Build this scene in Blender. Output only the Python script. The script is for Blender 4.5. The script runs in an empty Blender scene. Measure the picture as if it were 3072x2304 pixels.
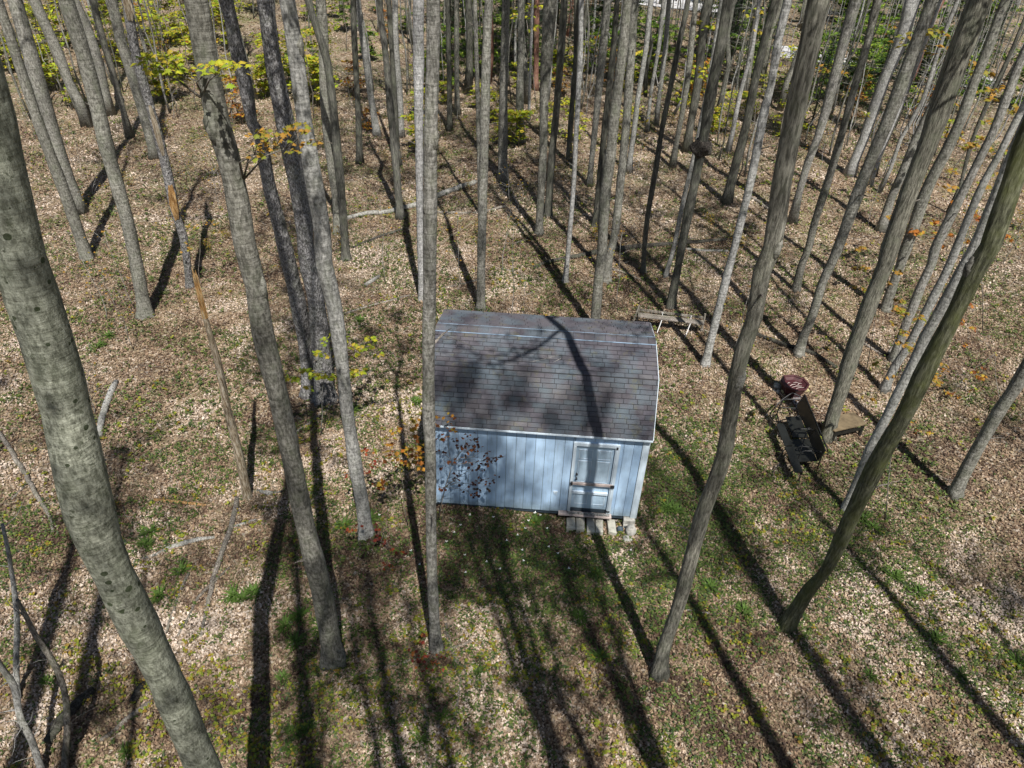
import bpy, math, random
import numpy as np
from mathutils import Vector, Matrix
random.seed(7); rng = np.random.default_rng(11)
scene = bpy.context.scene
# ---------------------------------------------------------------- camera
F_PX, PITCH, ROLL, CAM_H = 2136.0, 0.6432, -0.0342, 13.2082      # for a picture 3072 px wide
def cam_axes():
    cp, sp = math.cos(PITCH), math.sin(PITCH)
    f = np.array([0, cp, -sp]); r = np.array([1., 0, 0]); d = np.cross(f, r)
    c, s = math.cos(ROLL), math.sin(ROLL)
    return np.array([c*r + s*d, -s*r + c*d, f])
AX = cam_axes(); CAM = np.array([0, 0, CAM_H])
cam_data = bpy.data.cameras.new('camera'); cam = bpy.data.objects.new('camera', cam_data)
scene.collection.objects.link(cam); scene.camera = cam
cam_data.sensor_fit = 'HORIZONTAL'; cam_data.sensor_width = 36; cam_data.lens = 36*F_PX/3072
cam_data.clip_start = 0.1; cam_data.clip_end = 5000
r_, d_, f_ = AX
cam.matrix_world = Matrix(((r_[0], -d_[0], -f_[0], CAM[0]), (r_[1], -d_[1], -f_[1], CAM[1]), (r_[2], -d_[2], -f_[2], CAM[2]), (0, 0, 0, 1)))
# ---------------------------------------------------------------- sky, sun, exposure
SUN_AZ, SUN_EL = math.radians(17), math.radians(58)               # azimuth from -Y towards +X
sdir = Vector((math.sin(SUN_AZ)*math.cos(SUN_EL), -math.cos(SUN_AZ)*math.cos(SUN_EL), math.sin(SUN_EL)))
world = bpy.data.worlds.new("World"); scene.world = world; world.use_nodes = True
wn = world.node_tree; wn.nodes.clear()
sky = wn.nodes.new('ShaderNodeTexSky'); sky.sky_type = 'NISHITA'; sky.sun_disc = False
sky.sun_elevation = SUN_EL; sky.sun_rotation = math.atan2(sdir.x, sdir.y)
bg = wn.nodes.new('ShaderNodeBackground'); bg.inputs[1].default_value = 0.05
wo = wn.nodes.new('ShaderNodeOutputWorld'); wn.links.new(sky.outputs[0], bg.inputs[0]); wn.links.new(bg.outputs[0], wo.inputs[0])
sl = bpy.data.lights.new('sun', 'SUN'); sl.energy = 5.0; sl.angle = math.radians(0.5); sl.color = (1, .955, .88)
so = bpy.data.objects.new('sun', sl); scene.collection.objects.link(so); so.rotation_euler = sdir.to_track_quat('Z', 'Y').to_euler(); so.location = (10, -30, 40)
vs = scene.view_settings; vs.view_transform = 'Standard'; vs.look = 'None'; vs.gamma = 1; vs.exposure = 0.55; vs.use_curve_mapping = False
scene.render.resolution_x = 1024; scene.render.resolution_y = 768
scene.cycles.max_bounces = 5; scene.cycles.diffuse_bounces = 3
# ---------------------------------------------------------------- helpers
def tag(o, label=None, cat=None, group=None, kind=None):
    if label: o['label'] = label
    if cat: o['category'] = cat
    if group: o['group'] = group
    if kind: o['kind'] = kind
    return o
def link(o, parent=None):
    scene.collection.objects.link(o)
    if parent is not None: o.parent = parent
    return o
def empty(name, loc, rz=0):
    o = bpy.data.objects.new(name, None); o.empty_display_size = .2
    o.location = loc; o.rotation_euler = (0, 0, rz); return link(o)
def hashn(ix, iy, seed):
    h = (ix.astype(np.int64)*374761393 + iy.astype(np.int64)*668265263 + seed*974711) & 0xffffffff
    h = ((h ^ (h >> 13))*1274126177) & 0xffffffff
    return ((h ^ (h >> 16)) & 0xffff)/65535.
def vnoise(x, y, sc, seed=0, oct=3):
    x = np.asarray(x, float); y = np.asarray(y, float); out = 0; a = 1; tot = 0
    for o in range(oct):
        X = x/sc*2**o; Y = y/sc*2**o; ix = np.floor(X); iy = np.floor(Y); fx = X-ix; fy = Y-iy
        fx = fx*fx*(3-2*fx); fy = fy*fy*(3-2*fy)
        v = (hashn(ix, iy, seed+o)*(1-fx)+hashn(ix+1, iy, seed+o)*fx)*(1-fy)+(hashn(ix, iy+1, seed+o)*(1-fx)+hashn(ix+1, iy+1, seed+o)*fx)*fy
        out = out+a*v; tot += a; a *= .5
    return out/tot
def sstep(a): a = np.clip(a, 0, 1); return a*a*(3-2*a)
def hz(x, y):
    x = np.asarray(x, float); y = np.asarray(y, float)
    hill = 8*sstep((y-42)/70)*sstep((-x-4)/40)
    mound = .24*np.exp(-((x+1.2)/2.3)**2-((y-13.4)/2.0)**2)
    bump = .10*(vnoise(x, y, 5, 3, 2)-.5)*sstep((np.hypot(x-.6, y-13.5)-3)/2)
    far = .8*(vnoise(x, y, 30, 9, 2)-.5)*sstep((np.hypot(x, y)-45)/30)
    return hill+mound+bump+far
def ray(x, y):
    d = AX.T @ np.array([(x-1536)/F_PX, (y-1152)/F_PX, 1.]); return d/np.linalg.norm(d)
def ground(x, y, up=0.):
    d = ray(x, y); t = 3.; s = .25
    while t < 400:
        p = CAM+d*t
        if p[2] <= float(hz(p[0], p[1]))+up: break
        t += s; s *= 1.01
    lo, hi = t-s, t
    for _ in range(18):
        m = (lo+hi)/2; p = CAM+d*m
        if p[2] <= float(hz(p[0], p[1]))+up: hi = m
        else: lo = m
    return CAM+d*hi
def vert(b, x, y):
    d = ray(x, y); t = np.dot(b[:2], d[:2])/np.dot(d[:2], d[:2]); return CAM+d*t
class MB:
    """collects vertices and faces, with a colour per vertex"""
    def __init__(s): s.v = []; s.f = []; s.m = []; s.c = []
    def add(s, vs, fs, mat=0, col=None):
        n = len(s.v); s.v += [tuple(map(float, p)) for p in vs]; s.f += [tuple(n+i for i in f) for f in fs]; s.m += [mat]*len(fs)
        s.c += [col or (1, 1, 1)]*len(vs); return s
    def box(s, x0, x1, y0, y1, z0, z1, mat=0, b=0, col=None):
        if b <= 0:
            return s.add([(x0,y0,z0),(x1,y0,z0),(x1,y1,z0),(x0,y1,z0),(x0,y0,z1),(x1,y0,z1),(x1,y1,z1),(x0,y1,z1)],
                  [(0,3,2,1),(4,5,6,7),(0,1,5,4),(1,2,6,5),(2,3,7,6),(3,0,4,7)], mat, col)
        V = []; Fc = []
        for z, k in ((z0, b), (z0+b, 0), (z1-b, 0), (z1, b)):
            V += [(x0+k, y0+k, z), (x1-k, y0+k, z), (x1-k, y1-k, z), (x0+k, y1-k, z)]
        for i in range(3):
            for j in range(4): Fc.append((4*i+j, 4*i+(j+1) % 4, 4*i+4+(j+1) % 4, 4*i+4+j))
        Fc += [(3, 2, 1, 0), (12, 13, 14, 15)]
        return s.add(V, Fc, mat, col)
    def slab(s, quad, thick, mat=0):
        q = [np.array(p, float) for p in quad]; n = np.cross(q[1]-q[0], q[2]-q[0]); n /= np.linalg.norm(n)
        V = [p for p in q]+[p-n*thick for p in q]; k = len(q)
        return s.add(V, [tuple(range(k)), tuple(range(2*k-1, k-1, -1))]+[(i, i+k, (i+1) % k+k, (i+1) % k) for i in range(k)], mat)
    def tube(s, pts, rad, n=8, mat=0, cap=True, lump=0., flare=0., seed=0, col=None):
        P = [np.array(p, float) for p in pts]; N = len(P); base = len(s.v); rs = random.Random(seed)
        ph = rs.random()*6.28; ref = np.array([1., .03, 0]); V = []
        for i in range(N):
            t = P[min(i+1, N-1)]-P[max(i-1, 0)]; t = t/(np.linalg.norm(t)+1e-9)
            a = ref-t*np.dot(ref, t)
            if np.linalg.norm(a) < .15: a = np.array([0, 1., 0])-t*t[1]
            a /= np.linalg.norm(a); b = np.cross(t, a); h = P[i][2]-P[0][2]
            for k in range(n):
                th = 2*math.pi*k/n; r = rad[i]
                if lump: r *= 1+lump*(math.sin(2*th+ph+h*.9)+.7*math.sin(3*th-ph*2-h*1.7)+.6*math.sin(h*3.1+ph))
                if flare: r *= 1+flare*math.exp(-max(h, 0)/.26)*(.7+.65*math.sin(5*th+ph)*math.sin(2*th+ph*.7))
                V.append(P[i]+(a*math.cos(th)+b*math.sin(th))*r)
        Fc = [(i*n+k, i*n+(k+1) % n, (i+1)*n+(k+1) % n, (i+1)*n+k) for i in range(N-1) for k in range(n)]
        if cap: Fc += [tuple(range(n-1, -1, -1)), tuple((N-1)*n+k for k in range(n))]
        return s.add(V, Fc, mat, col)
    def mesh(s, name, mats, smooth=False):
        me = bpy.data.meshes.new(name); me.from_pydata(s.v, [], s.f)
        for m in (mats if isinstance(mats, (list, tuple)) else [mats]): me.materials.append(m)
        me.polygons.foreach_set('material_index', s.m)
        if smooth: me.polygons.foreach_set('use_smooth', [True]*len(s.f))
        ca = me.color_attributes.new('Col', 'FLOAT_COLOR', 'POINT')
        ca.data.foreach_set('color', np.array([(c[0], c[1], c[2], 1) for c in s.c], dtype=np.float32).ravel())
        me.update(); return me
    def build(s, name, mats, parent=None, smooth=False, loc=None):
        o = bpy.data.objects.new(name, s.mesh(name, mats, smooth))
        if loc is not None: o.location = loc
        return link(o, parent)
def np_mesh(name, V, quads, C, mat):
    me = bpy.data.meshes.new(name); nv = len(V); k = quads.shape[1]; nf = len(quads)
    me.vertices.add(nv); me.vertices.foreach_set('co', V.astype(np.float32).ravel())
    me.loops.add(nf*k); me.loops.foreach_set('vertex_index', quads.astype(np.int32).ravel())
    me.polygons.add(nf); me.polygons.foreach_set('loop_start', np.arange(0, nf*k, k, dtype=np.int32)); me.polygons.foreach_set('loop_total', np.full(nf, k, dtype=np.int32))
    me.materials.append(mat); me.update(calc_edges=True)
    ca = me.color_attributes.new('Col', 'FLOAT_COLOR', 'POINT')
    ca.data.foreach_set('color', np.concatenate([C, np.ones((nv, 1))], 1).astype(np.float32).ravel())
    return me
# ---------------------------------------------------------------- materials
class NT:
    def __init__(s, name, rough=.9):
        s.m = bpy.data.materials.new(name); s.m.use_nodes = True; s.t = s.m.node_tree; s.b = s.t.nodes['Principled BSDF']
        s.b.inputs['Roughness'].default_value = rough; s.b.inputs['Specular IOR Level'].default_value = .25
    def n(s, typ, **kw):
        nd = s.t.nodes.new(typ)
        for k, v in kw.items():
            if k in nd.inputs: nd.inputs[k].default_value = v
            else: setattr(nd, k, v)
        return nd
    def l(s, a, b): s.t.links.new(a, b)
    def coord(s, scale=(1, 1, 1), src='Object'):
        tc = s.n('ShaderNodeTexCoord'); mp = s.n('ShaderNodeMapping'); mp.inputs['Scale'].default_value = scale
        s.l(tc.outputs[src], mp.inputs[0]); return mp.outputs[0]
    def noise(s, v, scale, detail=4, rough=.55):
        nd = s.n('ShaderNodeTexNoise', Scale=scale, Detail=detail, Roughness=rough); s.l(v, nd.inputs['Vector']); return nd.outputs['Fac']
    def ramp(s, f, stops, interp='LINEAR'):
        r = s.n('ShaderNodeValToRGB'); r.color_ramp.interpolation = interp; e = r.color_ramp.elements
        while len(e) < len(stops): e.new(.5)
        for el, (p, c) in zip(e, stops): el.position = p; el.color = (c[0], c[1], c[2], 1) if not isinstance(c, (int, float)) else (c, c, c, 1)
        s.l(f, r.inputs[0]); return r.outputs[0]
    def mix(s, fac, a, b, mode='MIX'):
        m = s.n('ShaderNodeMix', data_type='RGBA', blend_type=mode)
        for sock, v in ((m.inputs[0], fac), (m.inputs[6], a), (m.inputs[7], b)):
            if hasattr(v, 'is_linked') or hasattr(v, 'links'): s.l(v, sock)
            elif isinstance(v, (int, float)): sock.default_value = v
            else: sock.default_value = (v[0], v[1], v[2], 1)
        return m.outputs[2]
    def math(s, op, a, b=None):
        m = s.n('ShaderNodeMath', operation=op)
        for sock, v in ((m.inputs[0], a), (m.inputs[1], b)):
            if v is None: continue
            if isinstance(v, (int, float)): sock.default_value = v
            else: s.l(v, sock)
        return m.outputs[0]
    def bump(s, h, strength=.5, dist=.02):
        b = s.n('ShaderNodeBump', Strength=strength, Distance=dist); s.l(h, b.inputs['Height']); s.l(b.outputs[0], s.b.inputs['Normal'])
    def out(s, c):
        if hasattr(c, 'links'): s.l(c, s.b.inputs['Base Color'])
        else: s.b.inputs['Base Color'].default_value = (c[0], c[1], c[2], 1)
        return s.m
def bark(name, dark, mid, lite, kind='smooth', moss=0.0, mosscol=(.06, .085, .025)):
    k = NT(name, .88)
    g = k.n('ShaderNodeNewGeometry').outputs['Position']
    def sc(v):
        mp = k.n('ShaderNodeMapping'); mp.inputs['Scale'].default_value = v; k.l(g, mp.inputs[0]); return mp.outputs[0]
    big = k.noise(sc((1, 1, .5)), 1.4, 3); oi = k.n('ShaderNodeObjectInfo').outputs['Random']
    if kind == 'smooth':
        fine = k.noise(sc((1, 1, .42)), 22, 6, .75); ring = k.noise(sc((1, 1, 7)), 2.6, 3)
        hgt = k.math('ADD', k.math('MULTIPLY', fine, .6), k.math('MULTIPLY', ring, .5)); bs, bd = 1., .035
    elif kind == 'furrow':
        fine = k.noise(sc((1, 1, .14)), 30, 5, .75); ring = k.noise(sc((1, 1, .2)), 9, 4)
        hgt = k.math('ADD', k.math('MULTIPLY', fine, .9), k.math('MULTIPLY', ring, .4)); bs, bd = 1., .05
    else:
        vo = k.n('ShaderNodeTexVoronoi', Scale=14.0); k.l(sc((1, 1, .55)), vo.inputs['Vector']); ring = vo.outputs['Distance']
        fine = k.noise(sc((1, 1, .5)), 40, 5, .7); hgt = k.math('ADD', k.math('MULTIPLY', fine, .5), k.math('MULTIPLY', ring, .9)); bs, bd = 1., .05
    c = k.ramp(fine, [(.41, dark), (.5, mid), (.60, lite)])
    c2 = k.ramp(ring, [(.3, 1.0), (.55, .82), (.7, .62)] if kind != 'scaly' else [(.0, .55), (.25, 1.), (.6, 1.25)])
    c = k.mix(.95, c, c2, 'MULTIPLY')
    c = k.mix(.75, c, k.ramp(big, [(.3, .55), (.5, 1.), (.7, 1.4)]), 'MULTIPLY')
    c = k.mix(1., c, k.ramp(oi, [(0, (.8, .79, .77)), (.5, (1, 1, .97)), (1, (1.14, 1.13, 1.16))]), 'MULTIPLY')
    spots = k.ramp(k.noise(sc((1, 1, .8)), 13 if moss == .3 else 9, 5, .8), [(.57 if moss == .3 else .61, 0.), (.63 if moss == .3 else .67, 1.)])
    c = k.mix(k.math('MULTIPLY', spots, .75), c, (.045, .055, .03))
    lich = k.ramp(k.noise(sc((1, 1, .8)), 3.2, 5, .65), [(.5-.12*min(moss, 1), 0.), (.66, 1.)])
    c = k.mix(k.math('MULTIPLY', lich, .25+.6*moss), c, mosscol if moss > .3 else (.17, .19, .13))
    if moss == .3:
        vd = k.n('ShaderNodeTexVoronoi', Scale=11.0); k.l(g, vd.inputs['Vector']); sd = k.n('ShaderNodeSeparateColor'); k.l(vd.outputs['Color'], sd.inputs[0])
        dot = k.math('LESS_THAN', vd.outputs['Distance'], k.math('MULTIPLY', k.ramp(sd.outputs[0], [(.45, 0.), (1., .42)]), k.ramp(k.noise(sc((1, 1, .5)), 1.1, 3), [(.42, .25), (.6, 1.)])))
        c = k.mix(k.math('MULTIPLY', dot, .9), c, (.028, .04, .016))
    k.bump(hgt, bs, bd); return k.out(c)
def zone_txt(px, py):
    return ('upper' if py < 620 else ('middle' if py < 1400 else 'lower'))+' '+('far left' if px < 500 else ('left' if px < 1100 else ('centre' if px < 1850 else ('right' if px < 2500 else 'far right'))))+' part'
M = {}
M['grey'] = bark('bark_grey', (0.105, 0.103, 0.090), (0.210, 0.205, 0.183), (0.325, 0.320, 0.294), 'smooth', .15)
M['pale'] = bark('bark_pale', (0.178, 0.178, 0.173), (0.325, 0.325, 0.320), (0.462, 0.462, 0.452), 'smooth', .0)
M['dark'] = bark('bark_dark', (0.063, 0.063, 0.056), (0.120, 0.119, 0.105), (0.200, 0.196, 0.173), 'furrow', .2)
M['furrow'] = bark('bark_furrowed', (0.089, 0.086, 0.070), (0.200, 0.194, 0.163), (0.325, 0.315, 0.267), 'furrow', .2)
M['rough'] = bark('bark_scaly', (0.052, 0.051, 0.052), (0.137, 0.133, 0.138), (0.252, 0.247, 0.257), 'scaly', .0)
M['moss'] = bark('bark_mossy', (0.063, 0.065, 0.042), (0.137, 0.142, 0.095), (0.242, 0.247, 0.173), 'furrow', .8, (0.105, 0.120, 0.037))
M['mossbig'] = bark('bark_old_grey', (.16, .17, .135), (.30, .315, .26), (.43, .45, .38), 'smooth', .3, (.17, .19, .11))
M['red'] = bark('bark_red', (0.126, 0.063, 0.047), (0.252, 0.126, 0.095), (0.335, 0.189, 0.147), 'furrow', .0)
M['bare'] = bark('wood_bare', (0.129, 0.095, 0.060), (0.284, 0.232, 0.163), (0.413, 0.370, 0.301), 'furrow', .0)
M['split'] = bark('wood_split', (0.189, 0.095, 0.034), (0.361, 0.198, 0.069), (0.473, 0.327, 0.172), 'furrow', .0)
M['stick'] = bark('bark_stick', (0.105, 0.089, 0.073), (0.230, 0.205, 0.178), (0.378, 0.347, 0.315), 'furrow', .1)
M['rotten'] = bark('wood_rotten', (0.022, 0.019, 0.015), (0.052, 0.047, 0.041), (0.120, 0.112, 0.103), 'furrow', .1)
M['weathered'] = bark('wood_weathered', (0.189, 0.183, 0.173), (0.357, 0.352, 0.335), (0.516, 0.516, 0.504), 'furrow', .0)
def leafmat(name, trans=.35, rough=.6):
    k = NT(name, rough); at = k.n('ShaderNodeVertexColor', layer_name='Col'); k.l(at.outputs[0], k.b.inputs['Base Color'])
    tr = k.n('ShaderNodeBsdfTranslucent'); k.l(at.outputs[0], tr.inputs[0]); mx = k.n('ShaderNodeMixShader'); mx.inputs[0].default_value = trans
    k.l(k.b.outputs[0], mx.inputs[1]); k.l(tr.outputs[0], mx.inputs[2]); k.l(mx.outputs[0], k.t.nodes['Material Output'].inputs[0]); return k.m
M['leaf'] = leafmat('fresh_leaves', .4); M['litter'] = leafmat('dead_leaves', .12, .7)
def plain(name, col, rough=.6, var=.15, scale=8, bump=0., metal=0., spec=.3):
    k = NT(name, rough); v = k.coord(); n = k.noise(v, scale, 5, .65)
    c = k.mix(1., (col[0], col[1], col[2]), k.ramp(n, [(.3, 1-var*1.6), (.5, 1.), (.7, 1+var)]), 'MULTIPLY')
    k.b.inputs['Metallic'].default_value = metal; k.b.inputs['Specular IOR Level'].default_value = spec
    if bump: k.bump(k.noise(v, scale*4, 5, .7), bump, .01)
    return k.out(c)
def painted(name, col, dirt=(.16, .2, .22)):
    k = NT(name, .55); v = k.coord(); oi = k.n('ShaderNodeObjectInfo').outputs['Random']
    streak = k.noise(k.coord((9, 9, .7)), 3, 5, .7); n = k.noise(v, 2.2, 4)
    c = k.mix(1., col, k.ramp(n, [(.3, .84), (.6, 1.06)]), 'MULTIPLY')
    c = k.mix(1., c, k.ramp(oi, [(0, (.93, .95, .97)), (1, (1.05, 1.03, 1.01))]), 'MULTIPLY')
    c = k.mix(k.math('MULTIPLY', k.ramp(streak, [(.5, 0.), (.72, 1.)]), .3), c, dirt)
    tc = k.n('ShaderNodeTexCoord'); sp = k.n('ShaderNodeSeparateXYZ'); k.l(tc.outputs['Object'], sp.inputs[0])
    low = k.ramp(k.math('ADD', sp.outputs[2], k.math('MULTIPLY', k.noise(v, 7, 4), .35)), [(.18, 1.), (.5, 0.)])
    c = k.mix(k.math('MULTIPLY', low, .55), c, (.15, .18, .16))
    k.bump(k.noise(k.coord((14, 14, 1.2)), 12, 4), .15, .004); return k.out(c)
M['siding'] = painted('pale_blue_paint', (.45, .63, .86)); M['trim'] = painted('pale_trim_paint', (.64, .75, .86)); M['doorpaint'] = painted('door_paint', (.46, .61, .76))
k = NT('asphalt_shingle', .92); v = k.coord((1, 1, 1)); oi = k.n('ShaderNodeObjectInfo').outputs['Random']
c = k.ramp(oi, [(0, (.085, .08, .088)), (.3, (.097, .092, .107)), (.55, (.088, .098, .110)), (.8, (.108, .103, .120)), (1, (.120, .118, .126))])
gp = k.n('ShaderNodeNewGeometry').outputs['Position']; bl = k.noise(gp, 1.1, 4, .6)
c = k.mix(.9, c, k.ramp(bl, [(.34, (.42, .42, .47)), (.5, (.85, .85, .87)), (.68, (1.2, 1.18, 1.15))]), 'MULTIPLY')
c = k.mix(k.math('MULTIPLY', k.ramp(k.noise(gp, 1.7, 4), [(.46, 0.), (.62, 1.)]), .45), c, (.10, .14, .17)); c = k.mix(k.math('MULTIPLY', k.ramp(k.noise(gp, 3.1, 5, .7), [(.56, 0.), (.66, 1.)]), .4), c, (.12, .115, .06))
c = k.mix(.85, c, k.ramp(k.noise(gp, 160, 2), [(.3, .6), (.7, 1.4)]), 'MULTIPLY'); k.bump(k.noise(gp, 160, 2), .4, .004)
M['shingle'] = k.out(c)
M['roofdeck'] = plain('roof_underlay', (.03, .03, .034)); M['glintstrip'] = plain('ridge_glint_strip', (.20, .27, .36), .5, .5, 3)
M['core'] = plain('dark_wall_core', (.05, .07, .09)); M['iron'] = plain('dark_iron', (.03, .03, .035), .5)
M['stone'] = plain('grey_stone', (.34, .335, .31), .9, .35, 7, .6); M['paver'] = plain('weathered_paver', (.36, .355, .31), .9, .3, 6, .5)
M['blackpl'] = plain('black_board', (.012, .013, .012), .4, .3, 3, .1, 0, .5); M['tube'] = plain('black_tube', (.02, .021, .023), .5, .2, 5, 0, .3, .5)
M['rust'] = plain('maroon_metal', (.07, .022, .026), .45, .35, 6, .15, .2, .5); M['brown'] = plain('brown_board', (.15, .115, .07), .6, .3, 4, .2)
M['whitemetal'] = plain('white_metal', (.75, .75, .76), .4, .08); M['petal'] = plain('white_petal', (.85, .85, .82), .6, .03)
M['tan'] = plain('tan_stone', (.42, .36, .2), .9, .3, 9, .5); M['gravel'] = plain('pale_gravel', (.46, .46, .47), .95, .15, 3, .3)
M['barewood'] = plain('raw_lumber', (.45, .38, .36), .8, .25, 5, .2); M['ash'] = plain('ash', (.25, .24, .25), .95, .4, 9, .6)
# ground: leaf litter
k = NT('leaf_litter_ground', .95); g = k.n('ShaderNodeNewGeometry').outputs['Position']
vo = k.n('ShaderNodeTexVoronoi', Scale=14.0, Randomness=1.0); k.l(g, vo.inputs['Vector'])
vo2 = k.n('ShaderNodeTexVoronoi', Scale=3.5, Randomness=1.0); k.l(g, vo2.inputs['Vector'])
sp = k.n('ShaderNodeSeparateColor'); k.l(vo.outputs['Color'], sp.inputs[0]); sp2 = k.n('ShaderNodeSeparateColor'); k.l(vo2.outputs['Color'], sp2.inputs[0])
c = k.ramp(sp.outputs[0], [(0, (.055, .035, .022)), (.35, (.14, .095, .062)), (.65, (.27, .20, .14)), (.9, (.36, .30, .24)), (1, (.46, .41, .36))])
c = k.mix(k.math('MULTIPLY', k.ramp(sp2.outputs[0], [(.3, 0.), (.9, 1.)]), .35), c, (.33, .27, .17))
green = k.ramp(k.noise(g, .32, 6, .7), [(.48, 0.), (.60, 1.)]); gfine = k.ramp(sp.outputs[1], [(.35, 0.), (.5, 1.)])
c = k.mix(k.math('MULTIPLY', k.math('MULTIPLY', green, gfine), .7), c, (.10, .135, .035))
c = k.mix(.85, c, k.ramp(k.noise(g, .13, 5, .6), [(.35, (.72, .72, .70)), (.5, (1, 1, 1)), (.68, (1.22, 1.16, 1.1))]), 'MULTIPLY')
c = k.mix(1., c, k.ramp(k.noise(g, 14, 4, .7), [(.3, .55), (.5, 1.), (.7, 1.35)]), 'MULTIPLY')
k.bump(k.math('ADD', vo.outputs['Distance'], k.noise(g, 25, 4, .7)), 1., .05); M['ground'] = k.out(c)
# ---------------------------------------------------------------- ground
def axis(n, inner, outer):
    t = np.linspace(-1, 1, n); return np.sign(t)*(inner*np.abs(t)+(outer-inner)*np.abs(t)**7)
gx = axis(281, 75, 1600); gy = axis(281, 75, 1600)+45
X, Y = np.meshgrid(gx, gy); Zg = hz(X, Y); nn = 281
idx = np.arange(nn*nn).reshape(nn, nn); q = np.stack([idx[:-1, :-1], idx[:-1, 1:], idx[1:, 1:], idx[1:, :-1]], -1).reshape(-1, 4)
me = np_mesh('ground', np.stack([X, Y, Zg], -1).reshape(-1, 3), q, np.ones((nn*nn, 3)), M['ground'])
me.polygons.foreach_set('use_smooth', [True]*len(q)); tag(link(bpy.data.objects.new('ground', me)), kind='structure')
def strip(name, pxs, mat, up=.03, kind='structure'):
    P = [ground(x, y) for x, y in pxs]; c = np.mean(P, 0); vs = []; fs = []; R_ = 6; n = len(P)*4; ring = []
    for i in range(len(P)):
        a, b = P[i], P[(i+1) % len(P)]
        for j in range(4): ring.append(a+(b-a)*j/4)
    for r in range(R_+1):
        for p in ring:
            w = c+(p-c)*(r/R_)*(1+.10*(vnoise(p[0]*3, p[1]*3, 2.5, 5)-.5)); vs.append((w[0], w[1], float(hz(w[0], w[1]))+up))
    for r in range(R_):
        for i in range(n): fs.append((r*n+i, r*n+(i+1) % n, (r+1)*n+(i+1) % n, (r+1)*n+i))
    mb = MB(); mb.add(vs, fs); o = mb.build(name, mat, None, True); return tag(o, kind=kind)
strip('gravel_clearing', [(2320, 138), (2420, 145), (2540, 178), (2650, 204), (2700, 218), (2600, 216), (2480, 192), (2330, 172)], M['gravel'], .06)
strip('gravel_patch', [(2850, 222), (2930, 222), (3010, 248), (2960, 270), (2880, 262)], M['gravel'], .06)
strip('sandy_track', [(1350, -30), (1500, -34), (1750, -25), (2050, -10), (2200, 30), (2200, 48), (2050, 12), (1750, 1), (1500, -6), (1350, -4)], M['gravel'], .06)
# ---------------------------------------------------------------- shed
SX, SY, SYAW, SZ0 = -1.8474, 12.2848, -.057, .2852
L, W, HE, KIN, KH, RH, OH = 4.9664, 3.4119, 2.6002, .651, 1.178, 1.4332, .12
shed = tag(empty('garden_shed', (SX, SY, SZ0), SYAW), 'pale blue wooden shed with a grey shingled barn roof and a panelled door', 'shed')
prof = [(-OH, HE), (KIN-OH, HE+KH), (W/2, HE+RH), (W-KIN+OH, HE+KH), (W+OH, HE)]
def roof_z(v, drop=0.):
    for (a, za), (b, zb) in zip(prof, prof[1:]):
        if a <= v <= b: return za+(zb-za)*(v-a)/(b-a)-drop
    return HE-drop
DX0, DX1, DZ0, DZ1 = 3.3725, 4.2385, .1759, 2.2059
mb = MB(); mb.box(.03, L-.03, .03, W-.03, .02, HE-.02)                    # wall core below the eaves
gv = [(.03, HE-.02)]+[(v, roof_z(v, .07)) for v in (.03, KIN-OH, W/2, W-KIN+OH, W-.03)]+[(W-.03, HE-.02)]
n = len(gv); mb.add([(.03, v, z) for v, z in gv]+[(L-.03, v, z) for v, z in gv], [tuple(range(n-1, -1, -1)), tuple(range(n, 2*n))]+[(i, (i+1) % n, n+(i+1) % n, n+i) for i in range(n)])
mb.build('wall_core', M['core'], shed)
BW = .2215; x = 0.0; fb = []
while x < L-.16:
    x1 = min(x+BW, L-.135); z1 = HE+.16
    if x1 > DX0-.02 and x < DX1+.1:
        if x < DX0-.04: fb.append((x, min(x1, DX0-.04), .0, z1))
        if x1 > DX1+.05: fb.append((max(x, DX1+.05), x1, .0, z1))
        a, b = max(x, DX0-.04), min(x1, DX1+.05)
        if b-a > .02: fb.append((a, b, DZ1+.06, z1))
    else: fb.append((x, x1, .0, z1))
    x += BW
for a, b, za, zb in fb:
    MB().box(a+.004, b-.004, -.004+random.uniform(-.0015, .0015), .03, za+random.uniform(0, .012), zb, b=.004).build('siding_board', M['siding'], shed)
for k in range(int(L/BW)+1):
    a, b = k*BW, min((k+1)*BW, L); MB().box(a+.004, b-.004, W-.03, W+.004, 0, HE+.16, b=.004).build('siding_board', M['siding'], shed)
for side in (0, 1):
    y = 0.
    while y < W-.05:
        y1 = min(y+BW, W); a, b = y+.004, y1-.004; xs = (-.004, .03) if side == 0 else (L-.03, L+.004)
        m_ = MB(); za, zb = roof_z(a, .06), roof_z(b, .06); mid = [(a, za), (b, zb)]
        V = [(xs[0], a, 0), (xs[1], a, 0), (xs[1], b, 0), (xs[0], b, 0), (xs[0], a, za), (xs[1], a, za), (xs[1], b, zb), (xs[0], b, zb)]
        m_.add(V, [(0, 3, 2, 1), (4, 5, 6, 7), (0, 1, 5, 4), (1, 2, 6, 5), (2, 3, 7, 6), (3, 0, 4, 7)]).build('siding_board', M['siding'], shed); y = y1
def part(name, mat, *box, b=.004, par=None):
    return MB().box(*box, b=b).build(name, M[mat], par or shed)
part('corner_trim', 'trim', L-.128, L+.012, -.024, .0, -.02, HE+.12); part('corner_trim', 'trim', -.012, .10, -.022, -.006, 0, HE+.12)
part('corner_trim', 'trim', L+.006, L+.024, -.024, .09, -.02, HE+.12)
part('skid_beam', 'core', .05, L-.05, .04, .14, -.13, -.004); part('skid_beam', 'core', .05, L-.05, W-.2, W-.1, -.13, -.004)
part('fascia_board', 'trim', -.05, L+.05, -OH-.022, -OH+.0, HE-.055, HE-.002); part('soffit', 'siding', -.04, L+.04, -OH+.002, -.006, HE-.03, HE-.018)
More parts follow.
